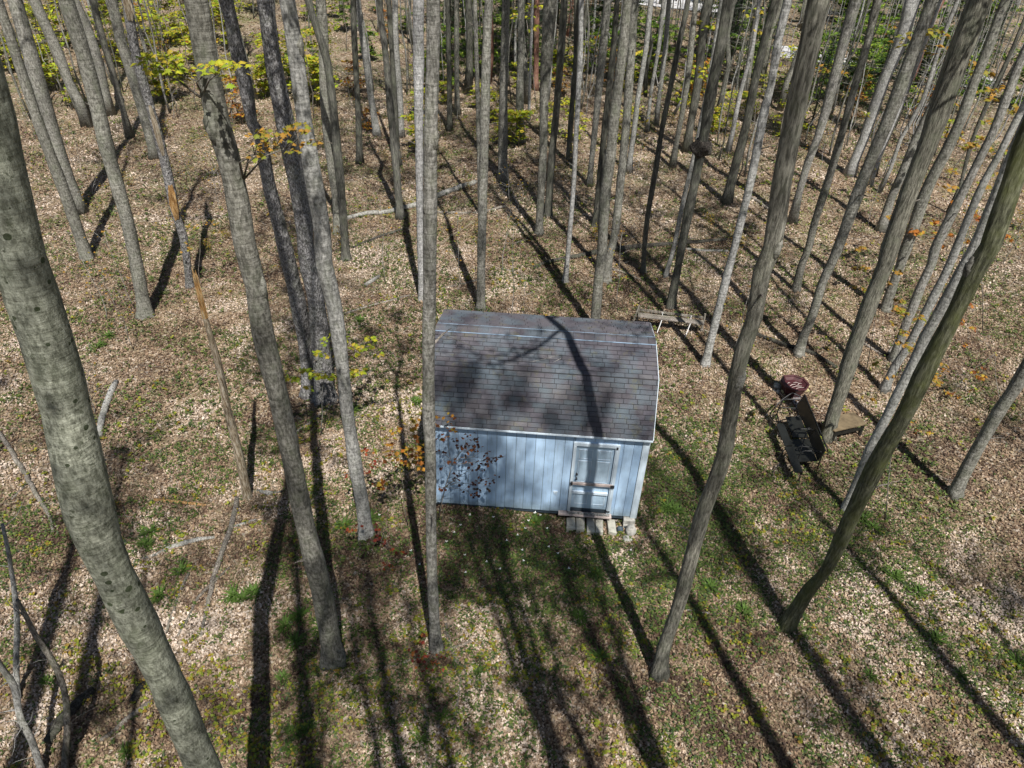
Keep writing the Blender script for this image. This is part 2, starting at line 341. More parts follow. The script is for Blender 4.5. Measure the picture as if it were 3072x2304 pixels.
part('fascia_board', 'trim', -.05, L+.05, W+OH, W+OH+.022, HE-.055, HE-.002)
# door frame, slab, bars
part('door_frame', 'trim', DX0-.075, DX0-.004, -.05, .02, .085, DZ1+.005); part('door_frame', 'trim', DX1+.004, DX1+.105, -.05, .02, .085, DZ1+.005)
part('door_frame', 'trim', DX0-.075, DX1+.105, -.052, .02, DZ1+.007, DZ1+.10)
part('door_stop', 'trim', DX1+.03, DX1+.05, -.064, -.0505, .12, DZ1-.05)
door = MB().box(DX0, DX1, .005, .026, DZ0, DZ1, b=.003).build('door', M['doorpaint'], shed)
dw = DX1-DX0
for cx_ in (DX0+.25*dw+.01, DX0+.75*dw-.01):
    for z0, z1 in ((DZ1-.38, DZ1-.16), (DZ1-1.12, DZ1-.50), (DZ0+.18, DZ0+.56)):
        MB().box(cx_-.13, cx_+.13, -.003, .006, z0, z1, b=.003).build('door_panel', M['doorpaint'], door)
        for (a, b_, c_, d_2) in ((cx_-.155, cx_+.155, z0-.028, z0-.014), (cx_-.155, cx_+.155, z1+.014, z1+.028), (cx_-.155, cx_-.141, z0-.014, z1+.014), (cx_+.141, cx_+.155, z0-.014, z1+.014)):
            MB().box(a, b_, -.007, .0055, c_, d_2).build('panel_moulding', M['trim'], door)
MB().box(DX0-.02, DX1+.06, -.085, -.053, 1.02, 1.095, b=.004).build('crossbar', M['barewood'], shed)['label'] = 'raw lumber bar across the door'
MB().box(DX0+.005, DX1-.02, -.05, -.0, .70, .775, b=.004).build('crossbar', M['trim'], shed)['label'] = 'painted bar across the lower door'
MB().box(DX1+.01, DX1+.10, -.10, -.086, 1.0, 1.10, b=.003).build('bar_bracket', M['iron'], shed)
MB().box(DX0-.06, DX0-.01, -.09, -.0525, 1.0, 1.10, b=.003).build('bar_bracket', M['iron'], shed)
for z in (1.32, 1.18):
    m_ = MB(); m_.tube([(DX0+.065, .004, z), (DX0+.065, -.02, z), (DX0+.065, -.05, z)], [.022, .014, .028], 10); m_.build('knob', M['iron'], door, True)
m_ = MB(); m_.box(DX1+.02, DX1+.06, -.066, -.0525, DZ1-.02, DZ1+.05); m_.box(DX1+.0, DX1+.08, -.072, -.0525, .16, .20); m_.build('hinge', M['iron'], shed)
part('door_sill', 'barewood', DX0-.28, DX1+.14, -.13, .0, .0, .055); MB().box(DX0-.06, DX1+.09, -.11, -.0525, .062, .10, b=.004).build('threshold', M['weathered'], shed)
m_ = MB(); m_.box(2.93, 3.03, -.022, -.006, .66, .70); m_.box(2.95, 2.975, -.03, -.006, .62, .66); m_.box(2.99, 3.01, -.034, -.022, .60, .71); m_.build('hasp', M['trim'], shed)
part('dark_seam', 'core', DX0-.083, DX0-.076, -.02, .0, .0, HE-.02, b=0)  # thin dark strip drawn for the seam left of the door frame
# roof decks, shingles
slopes = []
for (a, za), (b, zb) in zip(prof, prof[1:]):
    q4 = [(-.05, a, za), (L+.05, a, za), (L+.05, b, zb), (-.05, b, zb)]
    MB().slab(q4, .05).build('roof_deck', M['roofdeck'], shed); slopes.append((np.array([0, a, za]), np.array([0, b, zb])))
tabw = .3048; sh_mesh = {}
def shingle_mesh(w, h):
    key = (round(w, 3), round(h, 3))
    if key not in sh_mesh:
        m_ = MB(); m_.add([(0, 0, .001), (w, 0, .001), (w, h, .001), (0, h, .001), (0, 0, .019), (w, 0, .019), (w, h, .012), (0, h, .012)],
              [(4, 5, 6, 7), (0, 1, 5, 4), (1, 2, 6, 5), (2, 3, 7, 6), (3, 0, 4, 7)]); sh_mesh[key] = m_.mesh('shingle', M['shingle'])
    return sh_mesh[key]
stuffm = MB(); count = 0
plan = []
for si in (0, 1, 3, 2):
    A_, B_ = slopes[si]
    if si >= 2: A_, B_ = B_, A_
    ln = np.linalg.norm(B_-A_); rows = {0: 12, 1: 9}[0 if si in (0, 3) else 1]; ex = ln/rows; up = (B_-A_)/ln
    for r in range(rows):
        off = (r % 2)*tabw/2+.07*((r*37) % 5-2)/2; x = -.05-((off) % tabw)
        while x < L+.05-.01:
            a = max(x, -.055); b = min(x+tabw, L+.055)
            if b-a > .03: plan.append((si, a, b-a-.011, r, ex, A_, up))
            x += tabw
for si, a, w, r, ex, A_, up in plan:
    front = si <= 1; P0 = A_+up*(r*ex-.006)
    nrm = np.cross(np.array([1., 0, 0]), up)
    if nrm[2] < 0: nrm = -nrm
    if front and count < 300:
        o = bpy.data.objects.new('shingle', shingle_mesh(w, ex-.012)); link(o, shed); count += 1  # course stops short so dark underlay stands in for the butt shadow
        jz = random.uniform(0, .002)
        o.matrix_local = Matrix(((1, up[0], nrm[0], a), (0, up[1], nrm[1], P0[1]+nrm[1]*jz), (0, up[2], nrm[2], P0[2]+nrm[2]*jz), (0, 0, 0, 1)))
    else:
        h = ex-.012; c0 = P0+np.array([a, 0, 0]); ex_ = np.array([1., 0, 0])
        V = [c0+ex_*i*w+up*j*h+nrm*z for (i, j, z) in ((0, 0, .001), (1, 0, .001), (1, 1, .001), (0, 1, .001), (0, 0, .019), (1, 0, .019), (1, 1, .012), (0, 1, .012))]
        stuffm.add(V, [(4, 5, 6, 7), (0, 1, 5, 4), (1, 2, 6, 5), (2, 3, 7, 6), (3, 0, 4, 7)])
tag(stuffm.build('upper_shingles', M['shingle'], shed), kind='stuff')
# ridge cap pieces, and pale blue strips painting the sun glint along their edges
x = -.055
while x < L+.05:
    w = min(.245, L+.055-x); m_ = MB(); d = .15; zt = HE+RH+.032
    a1 = zt-d*.22
    m_.add([(0, -d, a1), (w-.006, -d, a1-.004), (w-.006, 0, zt-.004), (0, 0, zt), (0, d, a1), (w-.006, d, a1-.004),
            (0, -d, a1-.012), (w-.006, -d, a1-.014), (0, d, a1-.012), (w-.006, d, a1-.014)], [(0, 1, 2, 3), (3, 2, 5, 4), (0, 6, 7, 1), (4, 5, 9, 8), (0, 3, 4, 8, 6), (1, 7, 9, 5, 2)])
    m_.build('ridge_cap', M['shingle'], shed, loc=(x, W/2, 0)); x += .245
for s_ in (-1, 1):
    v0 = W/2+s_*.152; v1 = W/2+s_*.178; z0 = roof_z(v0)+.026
    MB().slab([(-.05, min(v0, v1), z0), (L+.05, min(v0, v1), z0), (L+.05, max(v0, v1), z0-.002*s_), (-.05, max(v0, v1), z0-.002*s_)], .008).build('ridge_glint_strip', M['glintstrip'], shed)
for u in (-.05, L+.05):
    for (a, za), (b, zb) in zip(prof, prof[1:]):
        MB().slab([(u-.012, a, za-.008), (u+.012, a, za-.008), (u+.012, b, zb-.008), (u-.012, b, zb-.008)], .10).build('rake_board', M['trim'] if u > 0 else M['trim'], shed)
SM = Matrix.Translation((SX, SY, SZ0)) @ Matrix.Rotation(SYAW, 4, 'Z')
def sw(u, v, z): p = SM @ Vector((u, v, z)); return np.array(p)
# ---------------------------------------------------------------- step, pier, rocks
def rock(name, c, rx, ry, rzz, mat, label, cat='rock', group=None, seed=0, parent=None):
    rs = random.Random(seed); V = []; Fc = []; nu, nv_ = 14, 8; ph = [rs.random()*6.28 for _ in range(6)]
    for i in range(nv_+1):
        for j in range(nu):
            la = math.pi*(i/nv_-.5); lo = 2*math.pi*j/nu; d = np.array([math.cos(la)*math.cos(lo), math.cos(la)*math.sin(lo), math.sin(la)])
            r = 1+.09*math.sin(3*d[0]+ph[0])+.08*math.sin(4*d[1]+ph[1])+.07*math.sin(5*d[2]+ph[2]+2*d[0])+.04*math.sin(9*d[0]+7*d[1]+ph[3])
            d = np.sign(d)*np.abs(d)**.85; V.append((d[0]*rx*r, d[1]*ry*r, d[2]*rzz*r))
    for i in range(nv_):
        for j in range(nu): Fc.append((i*nu+j, i*nu+(j+1) % nu, (i+1)*nu+(j+1) % nu, (i+1)*nu+j))
    o = MB().add(V, Fc).build(name, M[mat], parent, True, loc=tuple(c)); o.rotation_euler = (0, 0, rs.random()*3)
    return tag(o, label, cat, group) if label else o
def c2(x, y): return (1640+x/4.8796, 1300+y/4.8796)
blk = [((292, 1225), (418, 1222), (425, 1392), (292, 1388), 'leftmost grey paving block under the shed door'),
       ((432, 1222), (556, 1222), (556, 1402), (432, 1402), 'second grey paving block from the left, in front of the door'),
       ((588, 1235), (700, 1232), (706, 1440), (590, 1438), 'middle paving block below the shed door, crossed by a trunk shadow'),
       ((714, 1245), (826, 1250), (828, 1445), (716, 1440), 'pale paving block right of the middle one in front of the door'),
       ((882, 1250), (1000, 1258), (1026, 1462), (908, 1430), 'rightmost paving block, set apart and slightly skewed by the shed door')]
for *cs, lab in blk:
    top = [ground(*c2(*c), up=.15) for c in (cs[3], cs[2], cs[1], cs[0])]; z = np.mean([p[2] for p in top])
    m_ = MB(); o3 = np.mean(top, 0); q_ = [np.array([p[0]-o3[0], p[1]-o3[1], .15]) for p in top]; b0 = .012
    cen = sum(q_)/4; V = [p*np.array([1, 1, 0])+np.array([0, 0, -.05]) for p in q_]+[p-np.array([0, 0, b0]) for p in q_]+[p+(cen-p)*.07 for p in q_]
    m_.add(V, [(0, 3, 2, 1)]+[(i, (i+1) % 4, 4+(i+1) % 4, 4+i) for i in range(4)]+[(4+i, 4+(i+1) % 4, 8+(i+1) % 4, 8+i) for i in range(4)]+[(8, 9, 10, 11)])
    tag(m_.build('paving_block', M['paver'], None, loc=(o3[0], o3[1], z-.15)), lab, 'paving block')
p = sw(L-.14, -.06, 0); gzz = float(hz(p[0], p[1]))
pier = tag(empty('pier_block', (p[0], p[1], gzz), SYAW), 'grey hollow concrete block propping up the right front corner of the shed', 'block')
m_ = MB(); m_.box(-.14, .14, -.09, .15, 0, .13, b=.01); m_.box(-.14, .14, -.05, .15, .134, .262, b=.01); m_.build('block_body', M['stone'], pier)
for a in (-.07, .07): MB().box(a-.04, a+.04, -.094, -.05, .03, .1).build('hollow', M['core'], pier)  # dark boxes on the block face paint the shade inside its holes
g = ground(*c2(1225, 1470)); rock('rock', g+np.array([0, .02, .09]), .14, .13, .15, 'stone', 'pale round rock at the foot of the corner block of the shed', seed=3)
g = ground(*c2(1070, 1430)); rock('rock', g+np.array([0, 0, .06]), .09, .08, .08, 'core', 'small dark rock between the last paving block and the corner block', seed=4)
g = ground(*c2(1180, 1560)); rock('rock', g+np.array([0, 0, .03]), .12, .09, .06, 'stone', 'low pinkish rock half sunk in leaves in front of the corner block', seed=5)
# ---------------------------------------------------------------- fire bowl and its stones
def c1(x, y): return (2250+x/4.7361, 1100+y/4.7361)
HB = .42; ctr = ground(*c1(640, 225), up=HB); bx, by = ctr[0], ctr[1]; bz = float(hz(bx, by))
bowl = tag(empty('fire_bowl', (bx, by, bz), .2), 'maroon eight sided metal fire bowl with scraps lying inside', 'fire pit')
def ringpts(r, z, n=8, ph=.39): return [(r*math.cos(2*math.pi*i/n+ph), r*math.sin(2*math.pi*i/n+ph), z) for i in range(n)]
def loft(mb, rings):
    b = len(mb.v); n = len(rings[0]); V = [p for r in rings for p in r]
    return mb.add(V, [(i*n+j, i*n+(j+1) % n, (i+1)*n+(j+1) % n, (i+1)*n+j) for i in range(len(rings)-1) for j in range(n)])
loft(MB(), [ringpts(.20, .0), ringpts(.27, .02), ringpts(.40, HB-.06), ringpts(.43, HB-.02)]).build('bowl_shell', M['rust'], bowl)
loft(MB(), [ringpts(.43, HB-.02), ringpts(.44, HB), ringpts(.39, HB+.012), ringpts(.37, HB-.01), ringpts(.37, HB-.03)]).build('rim', M['rust'], bowl)
m_ = MB(); loft(m_, [ringpts(.37, HB-.035), ringpts(.30, HB-.10), ringpts(.02, HB-.12)]); m_.build('bowl_pan', M['rust'], bowl)
for k_, (a, b, c, d) in enumerate([(-.2, -.06, .05, .02), (-.15, -.12, .2, -.1), (.02, .1, .18, .05), (-.22, .05, -.08, .12), (.1, -.02, .26, .03), (-.05, -.2, .22, -.18)]):
    m_ = MB(); m_.tube([(a, b, HB-.085), ((a+c)/2, (b+d)/2+.02, HB-.07), (c, d, HB-.085)], [.008, .011, .006], 5); m_.build('wood_scrap', M['barewood'], bowl)
for i_, (x, y, r, mt, lab) in enumerate([(380, 300, .115, 'stone', 'largest grey rock left of the maroon fire bowl'), (395, 372, .07, 'stone', 'grey rock below the largest one left of the fire bowl'), (345, 350, .05, 'stone', 'small grey rock at the far left of the fire bowl stones'),
     (465, 372, .075, 'tan', 'brownish rock in the middle of the stones by the fire bowl'), (540, 385, .08, 'tan', 'yellowish rock below the front left of the fire bowl'), (805, 355, .08, 'tan', 'yellowish rock at the right foot of the fire bowl'), (815, 290, .08, 'tan', 'ochre rock behind the right side of the fire bowl'), (360, 240, .06, 'core', 'dark rock topmost left of the fire bowl')]):
    g = ground(*c1(x, y)); rock('rock', g+np.array([0, 0, r*.55]), r, r*.9, r*.75, mt, lab, seed=20+i_)
# ---------------------------------------------------------------- folding benches of black board
def pw(x, y, up): return ground(*c1(x, y), up=up)
bt0, bt1 = pw(770, 410, .80), pw(1095, 1190, .80)
bench = tag(empty('garden_bench', tuple(((bt0+bt1)/2)*np.array([1, 1, 0])+np.array([0, 0, float(hz(bt0[0], bt0[1]))]))), 'black bench with wide dark boards and tube arms, leaning against the trunk', 'bench')
bo = np.array(bench.location); ax_ = (bt1-bt0); ax_[2] = 0; BL = np.linalg.norm(ax_); ax_ /= BL; side = np.array([ax_[1], -ax_[0], 0])
if side[0] > 0: side = -side          # towards the left, away from the trunk
def bl(s_, t_, z): return ((bt0*np.array([1, 1, 0])+ax_*s_*BL+side*t_+np.array([0, 0, z+bo[2]]))-bo)
def board(name, s0, s1, tA, zA, tB, zB, mat='blackpl', th=.022, par=bench):
    return MB().slab([bl(s0, tA, zA), bl(s1, tA, zA), bl(s1, tB, zB), bl(s0, tB, zB)], th).build(name, M[mat], par)
board('back_board', .0, .60, .0, .82, .10, .42); board('back_board', .62, 1., .02, .80, .12, .42)
board('seat_board', .22, .60, .13, .40, .55, .37); board('seat_board', .62, 1.0, .14, .40, .62, .32)
for s_ in ((.0, .60), (.62, 1.)):
    MB().slab([bl(s_[0], -.012, .832), bl(s_[1], -.012, .832), bl(s_[1], .012, .832), bl(s_[0], .012, .832)], .03).build('top_rail', M['tube'], bench)
def tubeo(pts, r, par, nm='tube_frame', n=8):
    P = []
    for a, b in zip(pts, pts[1:]):
        for j in range(4): P.append(np.array(a)+(np.array(b)-np.array(a))*j/4)
    P.append(np.array(pts[-1])); P = [P[0]]+[(P[i-1]+2*P[i]+P[i+1])/4 for i in range(1, len(P)-1)]+[P[-1]]
    m_ = MB(); m_.tube(P, [r]*len(P), n); return m_.build(nm, M['tube'], par, True)
for s_ in (.02, .58, .96):
    tubeo([bl(s_, .02, .0), bl(s_, .03, .62), bl(s_, .12, .68), bl(s_, .52, .66), bl(s_, .60, .58), bl(s_, .62, .0)], .017, bench, 'arm_frame')
    tubeo([bl(s_, .04, .36), bl(s_, .62, .34)], .014, bench, 'seat_bearer')
tubeo([bl(.02, .62, .12), bl(.3, .66, .1), bl(.58, .62, .12)], .014, bench, 'stretcher')
# second bench, to the left
tA, tB = pw(478, 815, .50), pw(748, 1500, .50)
b2 = tag(empty('garden_bench', (float(tA[0]+tB[0])/2, float(tA[1]+tB[1])/2, float(hz(tA[0], tA[1])))), 'narrow black bench left of the larger one, with bent tube ends', 'bench')
o2 = np.array(b2.location); ax2 = tB-tA; ax2[2] = 0; L2 = np.linalg.norm(ax2); ax2 /= L2; sd2 = np.array([ax2[1], -ax2[0], 0]); sd2 = -sd2 if sd2[0] > 0 else sd2
def bl2(s_, t_, z): return tA*np.array([1, 1, 0])+ax2*s_*L2+sd2*t_+np.array([0, 0, z+o2[2]])-o2
for (s0, s1) in ((0, .47), (.49, 1.)):
    MB().slab([bl2(s0, 0, .50), bl2(s1, 0, .50), bl2(s1, .20, .47), bl2(s0, .20, .47)], .022).build('seat_board', M['blackpl'], b2)
    MB().slab([bl2(s0, -.015, .51), bl2(s1, -.015, .51), bl2(s1, -.01, .40), bl2(s0, -.01, .40)], .02).build('edge_board', M['blackpl'], b2)
for s_ in (.04, .52, .95):
    tubeo([bl2(s_, -.05, .0), bl2(s_, .0, .46), bl2(s_, .22, .46), bl2(s_, .34, .0)], .016, b2, 'leg_frame')
tubeo([bl2(.95, .34, .03), bl2(.93, .55, .03), bl2(.80, .58, .05), bl2(.72, .40, .3)], .015, b2, 'bent_tube')
tubeo([bl(-.02, .05, .70), bl(-.05, .30, .80), bl(.02, .62, .62), bl(.14, .95, .28), bl(.22, .80, .14), bl(.22, .40, .36), bl(.2, .14, .42)], .017, bench, 'bent_tube')
tubeo([bl2(.55, -.05, .50), bl2(.56, -.12, .66), bl2(.60, -.45, .70), bl2(.62, -.62, .50)], .016, b2, 'bent_tube')
tubeo([bl(.60, .10, .70), bl(.64, .30, .86), bl(.8, .45, .62), bl(.85, .5, .40)], .015, bench, 'bent_tube')
# brown table board behind the trunk
q4 = [ground(*c1(*c), up=.45) for c in ((1120, 865), (1210, 915), (1665, 812), (1480, 648), (1150, 700))]
o3 = np.mean(q4, 0); o3[2] -= .45; tb = tag(empty('low_table', tuple(o3)), 'low brown board table standing behind the trunk by the black benches', 'table')
MB().slab([p-o3 for p in q4], .035).build('table_top', M['brown'], tb)
for p in q4:
    r0 = (p-o3)*np.array([.86, .86, 0]); m_ = MB(); m_.box(r0[0]-.035, r0[0]+.035, r0[1]-.035, r0[1]+.035, -.02, .412); m_.build('leg', M['blackpl'], tb)
MB().slab([(q4[1]-o3)*.9+np.array([0, 0, -.05]), (q4[2]-o3)*.86+np.array([0, 0, -.05]), (q4[2]-o3)*.86+np.array([0, 0, -.16]), (q4[1]-o3)*.9+np.array([0, 0, -.16])], .02).build('apron', M['blackpl'], tb)
# ash patch between bowl and bench
strip('ash_patch', [c1(620, 420), c1(740, 430), c1(700, 560), c1(760, 600), c1(660, 600), c1(600, 500)], M['ash'], .03, 'stuff')
# ---------------------------------------------------------------- plank bench behind the shed
def c5(x, y): return (1860+x/7.373, 880+y/7.373)
pa, pb = ground(*c5(395, 505), up=.48), ground(*c5(1860, 690), up=.48); o3 = (pa+pb)/2; o3[2] = float(hz(o3[0], o3[1]))
pbn = tag(empty('plank_bench', tuple(o3)), 'weathered grey plank bench on thin white legs behind the shed', 'bench')
axp = pb-pa; axp[2] = 0; LP = np.linalg.norm(axp); axp /= LP; sp_ = np.array([-axp[1], axp[0], 0])
def bp(s_, t_, z): p = pa+axp*s_*LP+sp_*t_; return np.array([p[0]-o3[0], p[1]-o3[1], z])
for a, t0 in ((0, 0.), (1, .145)): MB().slab([bp(0, t0, .48), bp(1, t0, .48), bp(1, t0+.13, .48), bp(0, t0+.13, .48)], .035).build('seat_plank', M['stick'], pbn)
MB().slab([bp(-.01, .30, .60), bp(1.01, .30, .60), bp(1.01, .33, .60), bp(-.01, .33, .60)], .08).build('back_rail', M['stick'], pbn)
for s_, mt in ((.37, 'whitemetal'), (.80, 'whitemetal')):
    m_ = MB(); m_.tube([bp(s_, .02, .45), bp(s_-.05, -.22, .0)], [.014, .014], 8); m_.build('leg', M[mt], pbn)
    m_ = MB(); m_.tube([bp(s_, .26, .60), bp(s_-.01, .28, .0)], [.014, .014], 8); m_.build('leg', M[mt], pbn)
for s_ in (0., 1.):
    m_ = MB(); m_.tube([bp(s_, .30, .72), bp(s_, .32, .0)], [.035, .04], 8); m_.build('post', M['stick'], pbn)
m_ = MB(); m_.tube([bp(.0, .3, .75), bp(-.08, -.12, .04)], [.03, .035], 7); m_.build('brace', M['stick'], pbn)
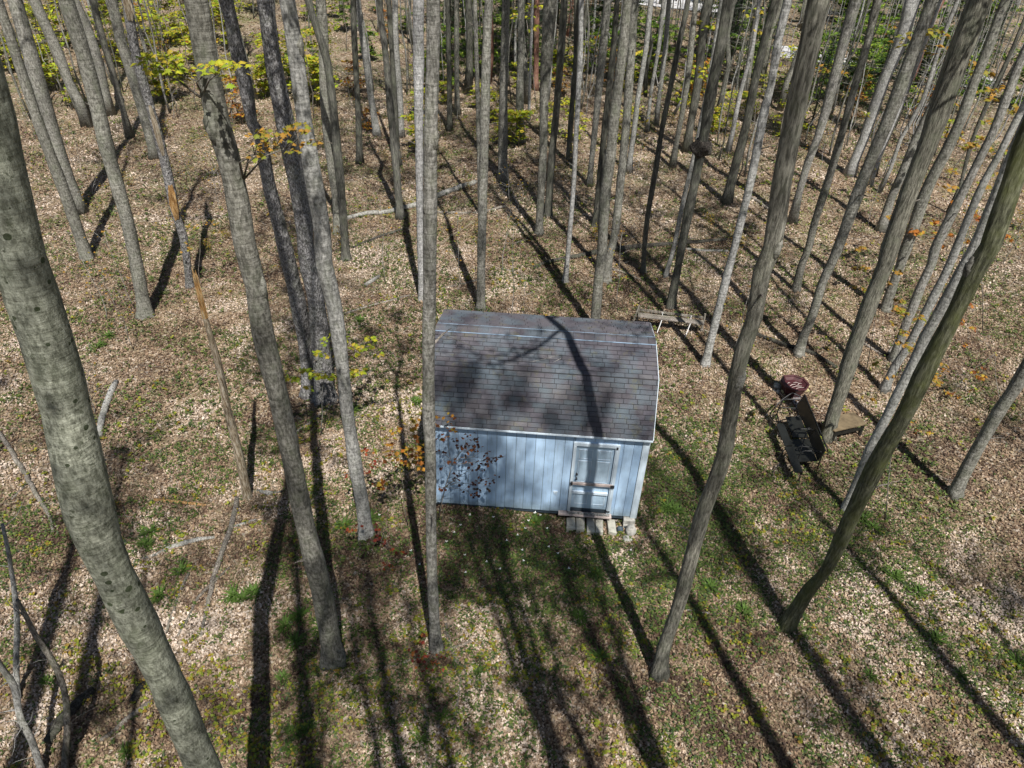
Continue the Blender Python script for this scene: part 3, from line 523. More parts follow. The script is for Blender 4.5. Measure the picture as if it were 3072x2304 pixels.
# ---------------------------------------------------------------- trees
# (kind, dark/light tint, [(x,y,w)...]) source px (3072x2304), first point = base
TREES = [
("mossbig",[(768,2660,100),(700,2500,108),(611,2304,111),(478,1999,118),(342,1721,130),(268,1536,150),(176,1138,153),(60,768,160),(-15,463,165),(-95,150,175)]),
("grey",[(263,776,36),(199,593,34),(116,370,32),(35,125,30),(2,28,30)]),
("grey",[(245,637,36),(204,532,36),(157,394,44),(111,231,45),(51,23,45)]),
("grey",[(437,948,40),(389,694,38),(352,556,40),(319,440,42),(287,301,44),(250,162,44),(199,5,50)]),
("grey",[(331,345,24),(315,278,28),(296,185,30),(264,93,32),(222,0,32)]),
("grey",[(391,412,17),(370,333,18),(352,269,20),(329,185,21),(301,93,22),(278,0,22)]),
("grey",[(266,378,26),(236,300,28),(204,240,30),(176,162,33),(144,93,34),(102,0,35)]),
("grey",[(465,475,28),(426,324,30),(394,222,32),(361,116,34),(333,0,35)]),
("broken",[(569,860,22),(551,713,24),(528,648,26),(514,579,28),(500,509,28),(477,417,28),(445,300,28),(412,185,29),(389,56,30),(375,-20,30)]),
("grey",[(1000,1982,66),(993,1930,60),(963,1767,62),(907,1536,57),(845,1231,62),(789,1000,66),(767,861,62),(733,730,64),(713,602,65),(683,463,69),(655,370,72),(627,231,64),(588,0,74)]),
("rough",[(926,1185,44),(921,1069,42),(902,953,46),(884,861,46),(842,694,45),(805,546,42),(782,407,40),(757,370,40),(741,278,42),(708,139,42),(678,0,42)]),
("rough",[(974,1196,60),(972,1150,56),(962,1046,55),(949,907,54),(921,768,52),(907,625,54),(874,463,56),(847,324,56),(819,185,52),(796,0,51)]),
("pale",[(1097,1605,42),(1087,1509,38),(1069,1416,42),(1055,1324,40),(1041,1231,39),(1032,1138,39),(1018,1023,44),(1000,907,48),(972,791,50),(967,694,51),(944,556,51),(921,417,49),(902,278,48),(884,139,48),(861,0,51)]),
("grey",[(1013,700,25),(1009,602,25),(990,463,28),(976,324,30),(972,208,30),(970,93,30),(962,0,30)]),
("dark",[(1037,778,24),(1027,602,24),(1013,463,26),(1000,324,24),(981,185,24),(953,93,24),(925,0,24)]),
("dark",[(1078,490,21),(1074,324,18),(1064,139,18),(1060,0,18)]),
("pale",[(1131,405,26),(1111,278,20),(1092,139,20),(1073,0,17)]),
("dark",[(1203,655,23),(1199,630,22),(1185,463,22),(1171,324,22),(1157,162,20),(1138,0,20)]),
("dark",[(1198,500,15),(1190,400,15),(1180,231,16),(1173,116,16),(1166,0,16)]),
("pale",[(1205,410,19),(1198,278,20),(1187,139,20),(1185,0,18)]),
("pale",[(1268,900,22),(1263,768,22),(1259,579,22),(1258,463,25),(1256,324,28),(1256,185,33),(1256,0,33)]),
("grey",[(1308,1948,40),(1303,1860,32),(1296,1721,31),(1293,1536,33),(1291,1370,35),(1286,1231,37),(1286,1046,37),(1289,861,39),(1289,694,42),(1291,556,42),(1291,417,42),(1296,278,40),(1300,139,42),(1300,0,42)]),
("dark",[(1349,392,18),(1347,185,15),(1342,0,14)]),
("grey",[(1372,344,16),(1370,185,15),(1370,0,16)]),
("grey",[(1439,640,10),(1437,556,10),(1435,370,14),(1430,185,13),(1425,0,12)]),
("grey",[(1442,928,25),(1444,791,25),(1448,602,27),(1453,417,28),(1456,278,30),(1460,139,26),(1467,0,24)]),
("grey",[(1509,545,29),(1509,370,27),(1513,185,25),(1518,0,24)]),
("grey",[(1562,428,26),(1559,278,23),(1564,139,22),(1564,0,20)]),
("pale",[(1586,361,9),(1592,185,8),(1598,0,8)]),
("red",[(1608,270,16),(1610,20,16),(1611,0,16)]),
("grey",[(1617,702,28),(1619,648,22),(1629,463,23),(1633,278,28),(1642,139,38),(1652,0,40)]),
("dark",[(1644,648,28),(1656,463,21),(1670,324,21),(1684,139,23),(1693,0,20)]),
("dark",[(1705,490,17),(1712,370,16),(1726,185,14),(1730,0,14)]),
("pale",[(1694,848,18),(1703,768,15),(1719,579,14),(1728,417,14),(1735,278,16),(1742,139,16),(1744,0,15)]),
("grey",[(1767,558,17),(1777,463,16),(1791,324,21),(1805,185,23),(1823,0,25)]),
("dark",[(1786,678,20),(1800,532,20),(1818,347,19),(1837,185,20),(1851,0,14)]),
("grey",[(1783,990,31),(1786,955,30),(1798,814,29),(1805,768,29),(1814,602,32),(1832,463,33),(1846,324,32),(1869,139,30),(1883,0,28)]),
("grey",[(1820,845,28),(1828,768,24),(1846,694,25),(1865,509,24),(1879,370,25),(1892,185,27),(1906,0,23)]),
("pale",[(1883,518,17),(1902,394,16),(1916,278,16),(1939,139,16),(1953,0,16)]),
("pale",[(1940,395,11),(1953,278,11),(1976,139,11),(1990,0,11)]),
("pale",[(1970,375,12),(1976,301,13),(1994,162,14),(2008,0,15)]),
("dark",[(1930,818,17),(1932,760,14),(1943,648,16),(1967,509,18),(1985,394,15),(2008,278,16),(2041,116,18),(2064,0,16)]),
("grey",[(2017,503,17),(2027,440,16),(2045,347,17),(2064,231,18),(2078,93,17),(2088,0,16)]),
("dark",[(2057,455,25),(2068,394,23),(2092,255,25),(2115,46,28),(2125,0,28)]),
("burl",[(2013,922,36),(2017,888,26),(2036,791,24),(2045,741,26),(2068,625,29),(2092,509,26),(2105,440,30),(2115,394,32),(2133,278,36),(2161,139,34),(2184,0,30)]),
("pale",[(1994,830,13),(2022,741,14),(2050,602,15),(2078,486,14),(2101,370,12),(2129,231,12),(2150,100,12),(2165,0,12)]),
("pale",[(2184,456,15),(2198,394,14),(2221,278,14),(2258,139,12),(2277,0,10)]),
("dark",[(2180,608,28),(2203,509,28),(2240,370,28),(2267,231,26),(2304,80,26),(2327,0,24)]),
("pale",[(2115,1095,28),(2138,1000,24),(2161,907,25),(2184,814,25),(2198,764,23),(2221,671,24),(2249,556,25),(2277,417,27),(2295,324,26),(2313,255,23),(2336,116,25),(2364,0,28)]),
("furrow",[(1980,2022,52),(1988,1960,42),(2004,1906,39),(2036,1814,40),(2073,1675,44),(2110,1536,46),(2138,1462,50),(2170,1370,50),(2193,1231,48),(2207,1138,46),(2230,1046,48),(2263,953,50),(2286,814,52),(2317,741,56),(2343,556,58),(2369,417,58),(2397,278,62),(2429,139,60),(2457,0,68)]),
("grey",[(2373,668,26),(2397,579,23),(2424,486,25),(2452,417,25),(2480,324,30),(2503,231,32),(2540,93,36),(2568,0,38)]),
("grey",[(2387,872,26),(2406,791,22),(2424,750,23),(2443,671,23),(2480,556,25),(2508,463,23),(2540,347,21),(2573,231,22),(2600,139,23),(2633,0,26)]),
("pale",[(2549,525,32),(2563,486,30),(2591,417,30),(2623,324,36),(2656,231,38),(2698,139,42),(2739,0,46)]),
("grey",[(2395,1065,34),(2406,1023,27),(2438,944,27),(2466,851,28),(2498,782,29),(2512,750,32),(2549,648,36),(2582,556,36),(2619,463,34),(2660,370,40),(2702,255,42),(2744,139,38),(2785,23,34)]),
("pale",[(2637,577,12),(2670,509,12),(2702,417,13),(2767,301,13),(2827,116,13),(2873,0,14)]),
("pale",[(2610,558,12),(2642,463,11),(2674,384,11),(2711,301,12),(2760,170,12)]),
("grey",[(2642,692,30),(2674,593,27),(2711,509,27),(2748,417,27),(2804,301,26),(2850,162,25),(2906,23,28)]),
("furrow",[(2482,1314,42),(2503,1231,38),(2526,1162,44),(2554,1069,46),(2586,976,47),(2619,884,48),(2656,791,50),(2670,741,54),(2711,625,54),(2744,532,54),(2781,440,56),(2813,347,62),(2855,231,66),(2897,116,66),(2943,0,66)]),
("grey",[(2656,932,28),(2674,870,28),(2702,791,28),(2716,750,32),(2744,671,36),(2776,579,34),(2809,509,36),(2846,440,36),(2887,347,34),(2920,255,30),(2966,139,30),(3017,0,28)]),
("grey",[(2680,1082,26),(2711,990,26),(2735,930,28),(2762,861,28),(2795,791,28),(2804,750,28),(2841,671,32),(2887,579,28),(2934,486,26),(2980,394,28),(3026,278,28),(3072,160,27)]),
("pale",[(2650,1172,26),(2660,1150,26),(2684,1100,28),(2720,1046,28),(2762,967,28),(2804,884,28),(2850,791,26),(2911,639,24),(2952,546,24),(2998,463,24),(3045,370,24)]),
("pale",[(2535,1530,26),(2582,1416,26),(2610,1342,28),(2651,1268,30),(2698,1171,32),(2744,1083,34),(2776,1009,34),(2813,944,36),(2860,861,38),(2901,782,37),(2924,741,38),(2966,648,40),(3012,532,42),(3063,417,44)]),
("moss",[(2357,1878,58),(2387,1832,50),(2429,1767,46),(2471,1721,46),(2508,1652,46),(2549,1559,50),(2591,1472,54),(2623,1407,56),(2660,1337,56),(2698,1273,56),(2735,1199,58),(2767,1129,58),(2804,1055,58),(2846,976,58),(2897,874,60),(2929,805,62),(2971,741,66),(2999,660,66),(3040,540,64),(3072,440,66)]),
("grey",[(2862,1488,42),(2887,1430,38),(2929,1351,40),(2966,1287,42),(2998,1231,44),(3040,1171,46),(3090,1090,50)]),
("dark",[(2840,640,10),(2880,560,11),(2910,440,11),(2970,290,12),(3040,140,12)]),
("snag",[(743,1494,28),(713,1347,26),(681,1222,24),(657,1101,22),(616,953,16),(588,837,7)]),
]

def resample(P, R_, step):
    P = np.array(P, float); R_ = np.array(R_, float); out = []; rr = []
    for i in range(len(P)-1):
        p0 = P[max(i-1, 0)]; p1 = P[i]; p2 = P[i+1]; p3 = P[min(i+2, len(P)-1)]; n = max(1, int(np.linalg.norm(p2-p1)/step))
        for j in range(n):
            t = j/n; out.append(.5*((2*p1)+(-p0+p2)*t+(2*p0-5*p1+4*p2-p3)*t*t+(-p0+3*p1-3*p2+p3)*t**3)); rr.append(R_[i]+(R_[i+1]-R_[i])*t)
    out.append(P[-1]); rr.append(R_[-1]); return out, rr
def crown_mesh(seed, H_=11., limbs=10, matn='grey'):
    rs = random.Random(seed); mb = MB(); lv = []
    def branch(p, d, ln, r, depth):
        n = 5; pts = [p]; dd = np.array(d, float)
        for i in range(n):
            dd = dd+np.array([rs.gauss(0, .13), rs.gauss(0, .13), rs.gauss(.07, .08)]); dd /= np.linalg.norm(dd); pts.append(pts[-1]+dd*ln/n)
        mb.tube(pts, [r*(1-.8*i/n)+.002 for i in range(n+1)], 5 if depth == 0 else 3, 0, False)
        if depth < 2:
            for k_ in range(5 if depth == 0 else 3):
                i = rs.randint(1+(depth == 0), n); a = rs.random()*6.28
                nd = dd*.6+np.array([math.cos(a), math.sin(a), rs.uniform(-.1, .5)])*.75; branch(pts[i], nd/np.linalg.norm(nd), ln*rs.uniform(.35, .6), r*.45, depth+1)
        if depth >= 1:
            for i in range(1, n+1):
                for _ in range(1): lv.append((pts[i]+np.array([rs.gauss(0, .12) for _ in range(3)]), rs))
    for i in range(limbs):
        z = H_*(i+.3)/limbs; a = i*2.4+rs.random(); el = rs.uniform(.35, .9); d = np.array([math.cos(a)*math.cos(el), math.sin(a)*math.cos(el), math.sin(el)])
        branch(np.array([0, 0, z]), d, rs.uniform(2.2, 4.2)*(1-.45*i/limbs), .055*(1-.5*i/limbs), 0)
    for p, rs_ in lv:
        for q_ in range(2):
            s_ = rs_.uniform(.035, .07); u = np.array([rs_.gauss(0, 1), rs_.gauss(0, 1), rs_.gauss(0, .5)]); u /= np.linalg.norm(u); w = np.cross(u, [rs_.gauss(0, .6), rs_.gauss(0, .6), 1]); w /= np.linalg.norm(w); c = p+np.array([rs_.gauss(0, .1) for _ in range(3)])
            col = (rs_.uniform(.12, .22), rs_.uniform(.17, .24), .03)
            mb.add([c-u*s_, c+w*s_*.7, c+u*s_, c-w*s_*.7], [(0, 1, 2, 3)], 1, col)
    return mb.mesh('crown', [M[matn], M['leaf']])
crowns = [crown_mesh(100+i) for i in range(5)]
def add_crown(tree, base, top, rs):
    o = bpy.data.objects.new('crown', rs.choice(crowns)); link(o, tree)
    d = np.array(top)-np.array(base); ln = np.linalg.norm(d); s_ = ln/11.
    qz = Vector(d).to_track_quat('Z', 'X'); o.matrix_local = Matrix.Translation(Vector(base)) @ qz.to_matrix().to_4x4() @ Matrix.Rotation(rs.random()*6.28, 4, 'Z') @ Matrix.Scale(s_, 4)
    return o
tree_info = []
def make_tree(kind, pts, label, group, seed, named='tree', maxh=None):
    rs = random.Random(seed); b = ground(*pts[0][:2]); F0 = F_PX; P = []; R_ = []
    for i, (x, y, w) in enumerate(pts):
        q_ = b if i == 0 else vert(b, x, y); fwd = np.dot(q_-CAM, AX[2])
        slant = 1.
        if i: 
            dx, dy = pts[i][0]-pts[i-1][0], pts[i][1]-pts[i-1][1]; slant = abs(dy)/math.hypot(dx, dy)
        P.append(q_); R_.append(.5*w*slant*fwd/F0*(.93 if kind == 'mossbig' else 1.))
    if len(R_) > 2: R_[0] = min(R_[0], R_[1]*1.1)
    near = np.hypot(b[0], b[1]) < 32
    t = tag(empty(named, tuple(b)), label, 'tree', group)
    P = [p-b for p in P]; P[0] = P[0]-np.array([0, 0, .12])
    # smooth depth wobble and add natural sway
    htot = rs.uniform(21, 25) if maxh is None else maxh
    if kind == 'snag': PP, RR = resample(P, R_, .2)
    else:
        top = P[-1]; d = (P[-1]-P[max(0, len(P)-4)]); d = d/np.linalg.norm(d); d = d*.35+np.array([0, 0, .65]); d /= np.linalg.norm(d); rem = max(htot-top[2], 4.); n = 6; r0 = R_[-1]
        crown0 = max(top[2]+.8, htot*.55)
        cur = top.copy()
        for i in range(1, n+1):
            cur = cur+d*rem/n+np.array([rs.gauss(0, .12), rs.gauss(0, .12), 0]); P.append(cur.copy()); R_.append(max(.02, r0*(1-.92*i/n)))
        PP, RR = resample(P, R_, .28 if near else .8)
    sides = 18 if np.hypot(b[0], b[1]) < 14 else (12 if near else 8)
    RR = [r*(1+.035*math.sin(i*1.3+seed)+.02*math.sin(i*2.9)) for i, r in enumerate(RR)]
    mb = MB(); mb.tube(PP, RR, sides, 0, True, .022 if kind in ('pale', 'grey') else .035, .75 if kind != 'snag' else .1, seed)
    matn = {'burl': 'dark', 'snag': 'bare', 'broken': 'rough'}.get(kind, kind)
    mb.build('trunk', M[matn], t, True)
    if kind != 'snag':
        # crown along the last section
        idx = [i for i, p in enumerate(PP) if p[2] >= crown0]; i0 = idx[0] if idx else len(PP)-4
        add_crown(t, PP[i0], PP[-1], rs)
        for _ in range(rs.randint(1, 3) if near else 0):       # dead stubs
            i = rs.randint(4, max(5, len(PP)*2//5)); a = rs.random()*6.28; d = np.array([math.cos(a), math.sin(a), .35]); r = RR[i]
            st = MB(); ln = rs.uniform(.12, .4); st.tube([PP[i]+d*r*.6, PP[i]+d*(r+ln*.5)+np.array([0, 0, .03]), PP[i]+d*(r+ln)], [.02, .014, .004], 5); st.build('dead_stub', M['stick'], t)
    tree_info.append((t, PP, RR)); return t, PP, RR, b
MAN = {0: 'largest trunk, pale and dotted with moss, cutting across the lower left corner',
 1: 'left trunk of the close pair at the left edge, rooted a little nearer', 2: 'right trunk of the close pair at the left edge',
 3: 'grey trunk rooted between the close pair at the left and the broken tree', 8: 'broken dead trunk with an orange torn patch and peeling bark on the left',
 9: 'thick light grey trunk left of the shed with a dark bulge halfway up', 10: 'left of the two dark scaly trunks standing behind the pale one',
 11: 'thicker of the two dark scaly trunks, rooted left of the shed', 12: 'wavy pale trunk with a swollen shaded bend, between the scaly trunks and the shed',
 16: 'bluish white trunk leaning left in the distance behind the scaly trunks', 17: 'very dark leaning trunk with a long shadow left of the centre trunk',
 20: 'pale slender trunk showing just left of the centre trunk', 21: 'tall straight trunk in the middle that hides the left end of the shed',
 25: 'trunk rising right behind the left half of the shed roof', 30: 'tall pale green trunk above the shed roof, left of its darker twin',
 31: 'darker twin trunk beside the tall pale green one above the shed roof', 33: 'crooked grey trunk of thin girth right of the twin trunks above the roof', 36: 'trunk rising right behind the middle of the shed roof ridge', 37: 'slightly greener trunk just right of the one touching the shed roof',
 44: 'trunk with a black burl swelling halfway up, rooted above the plank bench', 48: 'pale trunk rooted just right of the shed roof and plank bench',
 49: 'thick furrowed trunk rooted in front of the shed, right of its door', 50: 'grey trunk leaning right, rooted far beyond the thick furrowed one', 51: 'slim grey trunk rooted uphill of the fire bowl',
 53: 'grey trunk whose foot touches a fallen branch beyond the fire bowl', 57: 'dark furrowed trunk standing beside the black bench and brown table',
 60: 'slender grey trunk, left of the two pale ones behind the mossy trunk', 61: 'pale trunk running up along the left edge of the mossy trunk', 62: 'mossy green trunk with spreading roots in the lower right',
 63: 'dark trunk leaning out of the picture at the middle of the right edge', 65: 'bare snapped snag with a pointed orange tip, bark gone', 64: 'thin dark young tree near the upper right corner'}
rowsn = {}
for i, (k_, pts) in enumerate(TREES):
    by = pts[0][1]; row = 'farthest' if by < 420 else ('far' if by < 560 else ('middle' if by < 800 else 'nearer')); zone = int(np.digitize(pts[0][0], [900, 1300, 1960, 2450])); rowsn.setdefault((row, zone), []).append((pts[0][0], i))
rowpos = {}
for row, l_ in rowsn.items():
    l_.sort()
    for n_, (x_, i) in enumerate(l_): rowpos[i] = (row, n_+1, len(l_))
ordn = lambda n: ['first', 'second', 'third', 'fourth', 'fifth', 'sixth', 'seventh', 'eighth', 'ninth', 'tenth', 'eleventh', 'twelfth', 'thirteenth', 'fourteenth', 'fifteenth', 'sixteenth', 'seventeenth', 'eighteenth', 'nineteenth', 'twentieth', 'twenty-first', 'twenty-second', 'twenty-third', 'twenty-fourth', 'twenty-fifth', 'twenty-sixth'][n-1]
rowtxt = {'farthest': 'in the farthest row', 'far': 'in the second row', 'middle': 'beyond the shed', 'nearer': 'in the nearer row'}
tn = {'grey': 'grey', 'dark': 'dark', 'pale': 'pale', 'red': 'reddish', 'burl': 'dark', 'rough': 'scaly', 'furrow': 'furrowed'}
ZT = ['near the edge', 'left of centre', 'above the shed', 'right of the shed', 'at far right']
built = []
for i, (k_, pts) in enumerate(TREES):
    row, n_, tot = rowpos[i]; w = pts[0][2]; th = 'thin' if w < 15 else ('slim' if w < 24 else 'sturdy')
    lab = MAN.get(i) or f"{th} {tn.get(k_, k_)} trunk {rowtxt[row[0]]}, {ordn(n_)} from left {ZT[row[1]]}"
    grp = 'bare forest trees around the shed' if k_ not in ('snag',) else None
    built.append(make_tree(k_, pts, lab, grp, 500+i, named='dead_snag' if k_ == 'snag' else 'tree', maxh=14 if k_ == 'broken' else None))
# burl on the burl tree
t, PP, RR, b = built[44]
bp_ = vert(b, 2105, 442)-b; m_ = MB(); rs = random.Random(5)
V = []; Fc = []; nu, nv_ = 20, 12
for i in range(nv_+1):
    for j in range(nu):
        la = math.pi*(i/nv_-.5); lo = 2*math.pi*j/nu; d = np.array([math.cos(la)*math.cos(lo), math.cos(la)*math.sin(lo), math.sin(la)])
        r = 1+.12*math.sin(5*d[0]+4*d[2])+.10*math.sin(4*d[1]-3*d[2]+1)+.07*math.sin(13*d[0]+9*d[1]+5*d[2]); V.append((d[0]*.33*r, d[1]*.30*r, d[2]*.27*r))
for i in range(nv_):
    for j in range(nu): Fc.append((i*nu+j, i*nu+(j+1) % nu, (i+1)*nu+(j+1) % nu, (i+1)*nu+j))
m_.add(V, Fc); o = m_.build('burl', bark('bark_burl', (.02, .017, .015), (.045, .038, .035), (.09, .08, .07), 'scaly'), t, True, loc=tuple(bp_))
# knots on the nearer trunks
for ti, px_, sz in ((49, (2189, 1110), .13), (49, (2300, 760), .09), (12, (884, 140), .12), (12, (895, 265), .09), (13, (972, 245), .13), (9, (680, 395), .14), (9, (757, 830), .12), (21, (1308, 400), .10), (21, (1268, 615), .05), (12, (1055, 1345), .08), (48, (2290, 300), .07), (11, (850, 480), .06), (62, (2930, 830), .12), (53, (2570, 575), .09), (16, (1128, 380), .07)):
    t, PP, RR, b = built[ti]; q_ = vert(b, *px_)-b; i = int(np.argmin([abs(p[2]-q_[2]) for p in PP])); r = RR[i]; to = CAM-b-PP[i]; to[2] = 0; to /= np.linalg.norm(to); rt = np.array([to[1], -to[0], 0]); rs = random.Random(ti*7+int(px_[0]))
    sgn = rs.choice([-1, 1]); sz *= .8; pos = PP[i]+(to*.55+rt*sgn*.75)*max(r*.95-sz*.35, r*.4)
    V = []; Fc = []; nu, nv_ = 12, 7
    for a in range(nv_+1):
        for j in range(nu):
            la = math.pi*(a/nv_-.5); lo = 2*math.pi*j/nu; d = np.array([math.cos(la)*math.cos(lo), math.cos(la)*math.sin(lo), math.sin(la)]); rr = 1+.15*math.sin(6*d[0]+5*d[2]); V.append((d[0]*sz*rr*.8, d[1]*sz*rr*.8, d[2]*sz*1.9*rr))
    for a in range(nv_):
        for j in range(nu): Fc.append((a*nu+j, a*nu+(j+1) % nu, (a+1)*nu+(j+1) % nu, (a+1)*nu+j))
    MB().add(V, Fc).build('knot', t.children[0].data.materials[0], t, True, loc=tuple(pos))
# torn orange patch and peeled strip of the broken tree, splintered top of the snag
t, PP, RR, b = built[8]
def on_trunk(info, pts, w, matn, name, push=1.02):
    t, PP, RR, b = info; m_ = MB(); V = []; n = len(pts)
    for k_, (x, y) in enumerate(pts):
        q_ = vert(b, x, y)-b; i = int(np.argmin([abs(p[2]-q_[2]) for p in PP])); to = CAM-b-PP[i]; to[2] = 0; to /= np.linalg.norm(to); rt = np.array([to[1], -to[0], 0])*-1
        ww = w*(.25+.75*math.sin(math.pi*(k_+.5)/n))
        for s_ in (-1, 0, 1): V.append(PP[i]*np.array([1, 1, 0])+np.array([0, 0, q_[2]])+to*RR[i]*(push+.12*(s_ == 0))+rt*s_*ww+np.array([0, 0, random.uniform(-.03, .03)]))
    m_.add(V, [(3*k_+s_, 3*k_+s_+1, 3*k_+s_+4, 3*k_+s_+3) for k_ in range(n-1) for s_ in (0, 1)]); return m_.build(name, M[matn], t)
on_trunk(built[8], [(530, 655), (523, 630), (516, 605), (510, 580), (500, 550)], .13, 'split', 'torn_wood')
on_trunk(built[8], [(490, 460), (478, 430), (465, 400), (455, 360), (448, 310)], .09, 'bare', 'peeled_strip'); on_trunk(built[8], [(383, 60), (380, 35), (377, 10), (374, -10)], .12, 'bare', 'peeled_strip')
t, PP, RR, b = built[65]; m_ = MB(); tp = PP[-1]
for a in range(5):
    m_.tube([PP[-5]+np.array([math.cos(a*1.3)*.03, math.sin(a*1.3)*.03, 0]), tp+np.array([math.cos(a*1.3)*.03, math.sin(a*1.3)*.03, .02]), tp+np.array([math.cos(a*1.3)*.045, math.sin(a*1.3)*.045, .10+.08*(a % 3)])], [.035, .022, .003], 5)
m_.build('splintered_tip', M['split'], t)
# ---- farther trees, scattered (their feet lie above the measured ones)
far = [t_ for t_ in tree_info]; occupied = [(np.array(t_[0].location)[:2]) for t_ in tree_info]
def far_trunk_mesh(seed, r, h, matn, sway=.14):
    rs = random.Random(seed); n = 12; P = [np.array([0, 0, -.2])]; cur = np.zeros(3)
    for i in range(n): cur = cur+np.array([rs.gauss(0, sway), rs.gauss(0, sway), h/n]); P.append(cur.copy())
    mb = MB(); mb.tube(P, [r*1.15]+[r*(1-.75*i/n) for i in range(n)], 8, 0, True, .03, .3, seed)
    return mb.mesh('trunk', M[matn], True), P
fm = [far_trunk_mesh(900+i, r, h, mt) for i, (r, h, mt) in enumerate([(.15, 20, 'grey'), (.20, 21, 'grey'), (.11, 17, 'pale'), (.17, 20, 'pale'), (.13, 19, 'dark'), (.22, 22, 'dark'), (.08, 13, 'pale'), (.16, 20, 'furrow'), (.18, 21, 'red'), (.07, 12, 'dark')])]
tries = 0; nfar = 0; rs = random.Random(77)
while nfar < 218 and tries < 12000:
    tries += 1; D = 36+95*rs.random()**.8; a = math.radians(rs.uniform(-43, 43)); x, y = D*math.sin(a), D*math.cos(a)
    if x < -5 and rs.random() < .42: continue
    if x > .3*y+3 and 52 < D < 80 and rs.random() < .35: continue
    p = np.array([x, y]); 
    q_ = AX @ (np.array([x, y, float(hz(x, y))])-CAM); px = 1536+F_PX*q_[0]/q_[2]; py = 1152+F_PX*q_[1]/q_[2]
    if py > 385 or px < -150 or px > 3250: continue
    if min(np.linalg.norm(o_-p) for o_ in occupied) < 1.3: continue
    occupied.append(p); nfar += 1; wts = [3, 3, 4, 3, 3, 2, 5, 3, 1.2, 4] if -4 < x < 30 else [4, 4, 2, 2, 2, 1, 3, 3, 0, 3]
    ci = rs.choices(range(10), wts)[0]; me_, Pp = fm[ci]
    side_ = 'upper left' if px < 1024 else ('upper middle' if px < 2048 else 'upper right'); cn = ['grey', 'grey', 'thin pale', 'pale', 'dark', 'thick dark', 'thin pale', 'furrowed grey', 'reddish', 'thin dark'][ci]
    t = tag(empty('tree', (x, y, float(hz(x, y))), rs.random()*6.28), f'distant {cn} trunk among the crowded trees at the {side_} edge', 'tree', f'distant {cn} trees at the {side_} edge')
    s_ = rs.uniform(.8, 1.25); t.scale = (s_, s_, 1)
    link(bpy.data.objects.new('trunk', me_), t)
    if D < 95: add_crown(t, Pp[6], Pp[-1], rs)
# ---- trees behind the camera whose shadows reach the clearing
BIG, bigP = far_trunk_mesh(950, .33, 28, 'grey', .03)
fork = MB(); fork.tube([bigP[9], bigP[9]+np.array([.7, -.3, 2.]), bigP[9]+np.array([1.5, -.5, 5.])], [.12, .09, .04], 8); FK = fork.mesh('limb', M['grey'], True)
MIDT, midP = far_trunk_mesh(951, .24, 26, 'grey', .06)
sh = np.array([math.sin(SUN_AZ), -math.cos(SUN_AZ)])
spots = [(905, 2150, -4.6, 1), (1650, 2250, -1.9, 0), (1180, 2250, -4.2, 0), (2500, 2100, -3.4, 0), (1950, 2300, -3.8, 0), (2330, 2280, -1.2, 0), (2640, 2290, -1.6, 0), (2960, 2150, -1.0, 0), (185, 2300, -1.2, 0), (60, 2200, -.8, 0)]
for i, (x, y, ty, big) in enumerate(spots):
    g = ground(x, y); t_ = (g[1]-ty)/math.cos(SUN_AZ); x0, y0 = g[0]+sh[0]*t_, g[1]+sh[1]*t_
    t = tag(empty('tree', (x0, y0, float(hz(x0, y0))), 0), 'grey forest tree out of view, its shadow falling into the clearing', 'tree', 'trees behind the viewer'); rs = random.Random(i)
    link(bpy.data.objects.new('trunk', BIG if big else MIDT), t); add_crown(t, (bigP if big else midP)[9], (bigP if big else midP)[-1], rs)
    if big: link(bpy.data.objects.new('limb', FK), t)
for i, (x, y, ty, ci) in enumerate([(1300, 1900, -3.0, 0), (1500, 1780, -2.0, 2), (1050, 1750, -3.5, 3), (2350, 1750, -4.0, 2), (2850, 1850, -2.4, 0), (420, 1900, -3., 3), (1750, 1900, -3.3, 6), (850, 2000, -4., 2), (2600, 1900, -1.5, 6), (1420, 2000, -1.2, 6)]):
    g = ground(x, y); t_ = (g[1]-ty)/math.cos(SUN_AZ); x0, y0 = g[0]+sh[0]*t_, g[1]+sh[1]*t_; me_, Pp = fm[ci]
    t = tag(empty('tree', (x0, y0, float(hz(x0, y0))), i*2.1), 'grey forest tree out of view, its shadow falling into the clearing', 'tree', 'trees behind the viewer'); t.scale = (1, 1, 1.2)
    link(bpy.data.objects.new('trunk', me_), t); rs = random.Random(50+i); add_crown(t, Pp[5], Pp[-1], rs)
for i, (x, y, ty, ci) in enumerate([(1370, 1080, -1.6, 0), (1480, 1180, -2.3, 4), (1440, 1290, -1.0, 2), (1640, 1050, -3.2, 0), (1700, 1400, -2.6, 2)]):
    g = ground(x, y, up=3.3 if y < 1300 else 1.5); t_ = (g[1]-ty)/math.cos(SUN_AZ); x0, y0 = g[0]+sh[0]*t_, g[1]+sh[1]*t_; me_, Pp = fm[ci]
    t = tag(empty('tree', (x0, y0, float(hz(x0, y0))), i*1.3), 'grey forest tree out of view, its shadow falling into the clearing', 'tree', 'trees behind the viewer'); t.scale = (1, 1, 1.45)
    link(bpy.data.objects.new('trunk', me_), t); rs = random.Random(80+i); add_crown(t, Pp[8], Pp[-1], rs); add_crown(t, Pp[9], Pp[-1], rs)
for i, (x, y, ci) in enumerate([(1.2, -7.5, 3), (-6.5, -6, 0), (16.5, -4, 5), (3.6, -12, 1), (9.5, -9, 5), (-8.5, -10, 1), (19, -10, 0), (18.5, 6.0, 0), (22, 3, 1), (-13, 4, 0)]):
    me_, Pp = fm[ci]; t = tag(empty('tree', (x, y, float(hz(x, y))), i*1.7), 'grey forest tree out of view, its shadow falling into the clearing', 'tree', 'trees behind the viewer')
    link(bpy.data.objects.new('trunk', me_), t); rs = random.Random(i); add_crown(t, Pp[6], Pp[-1], rs)
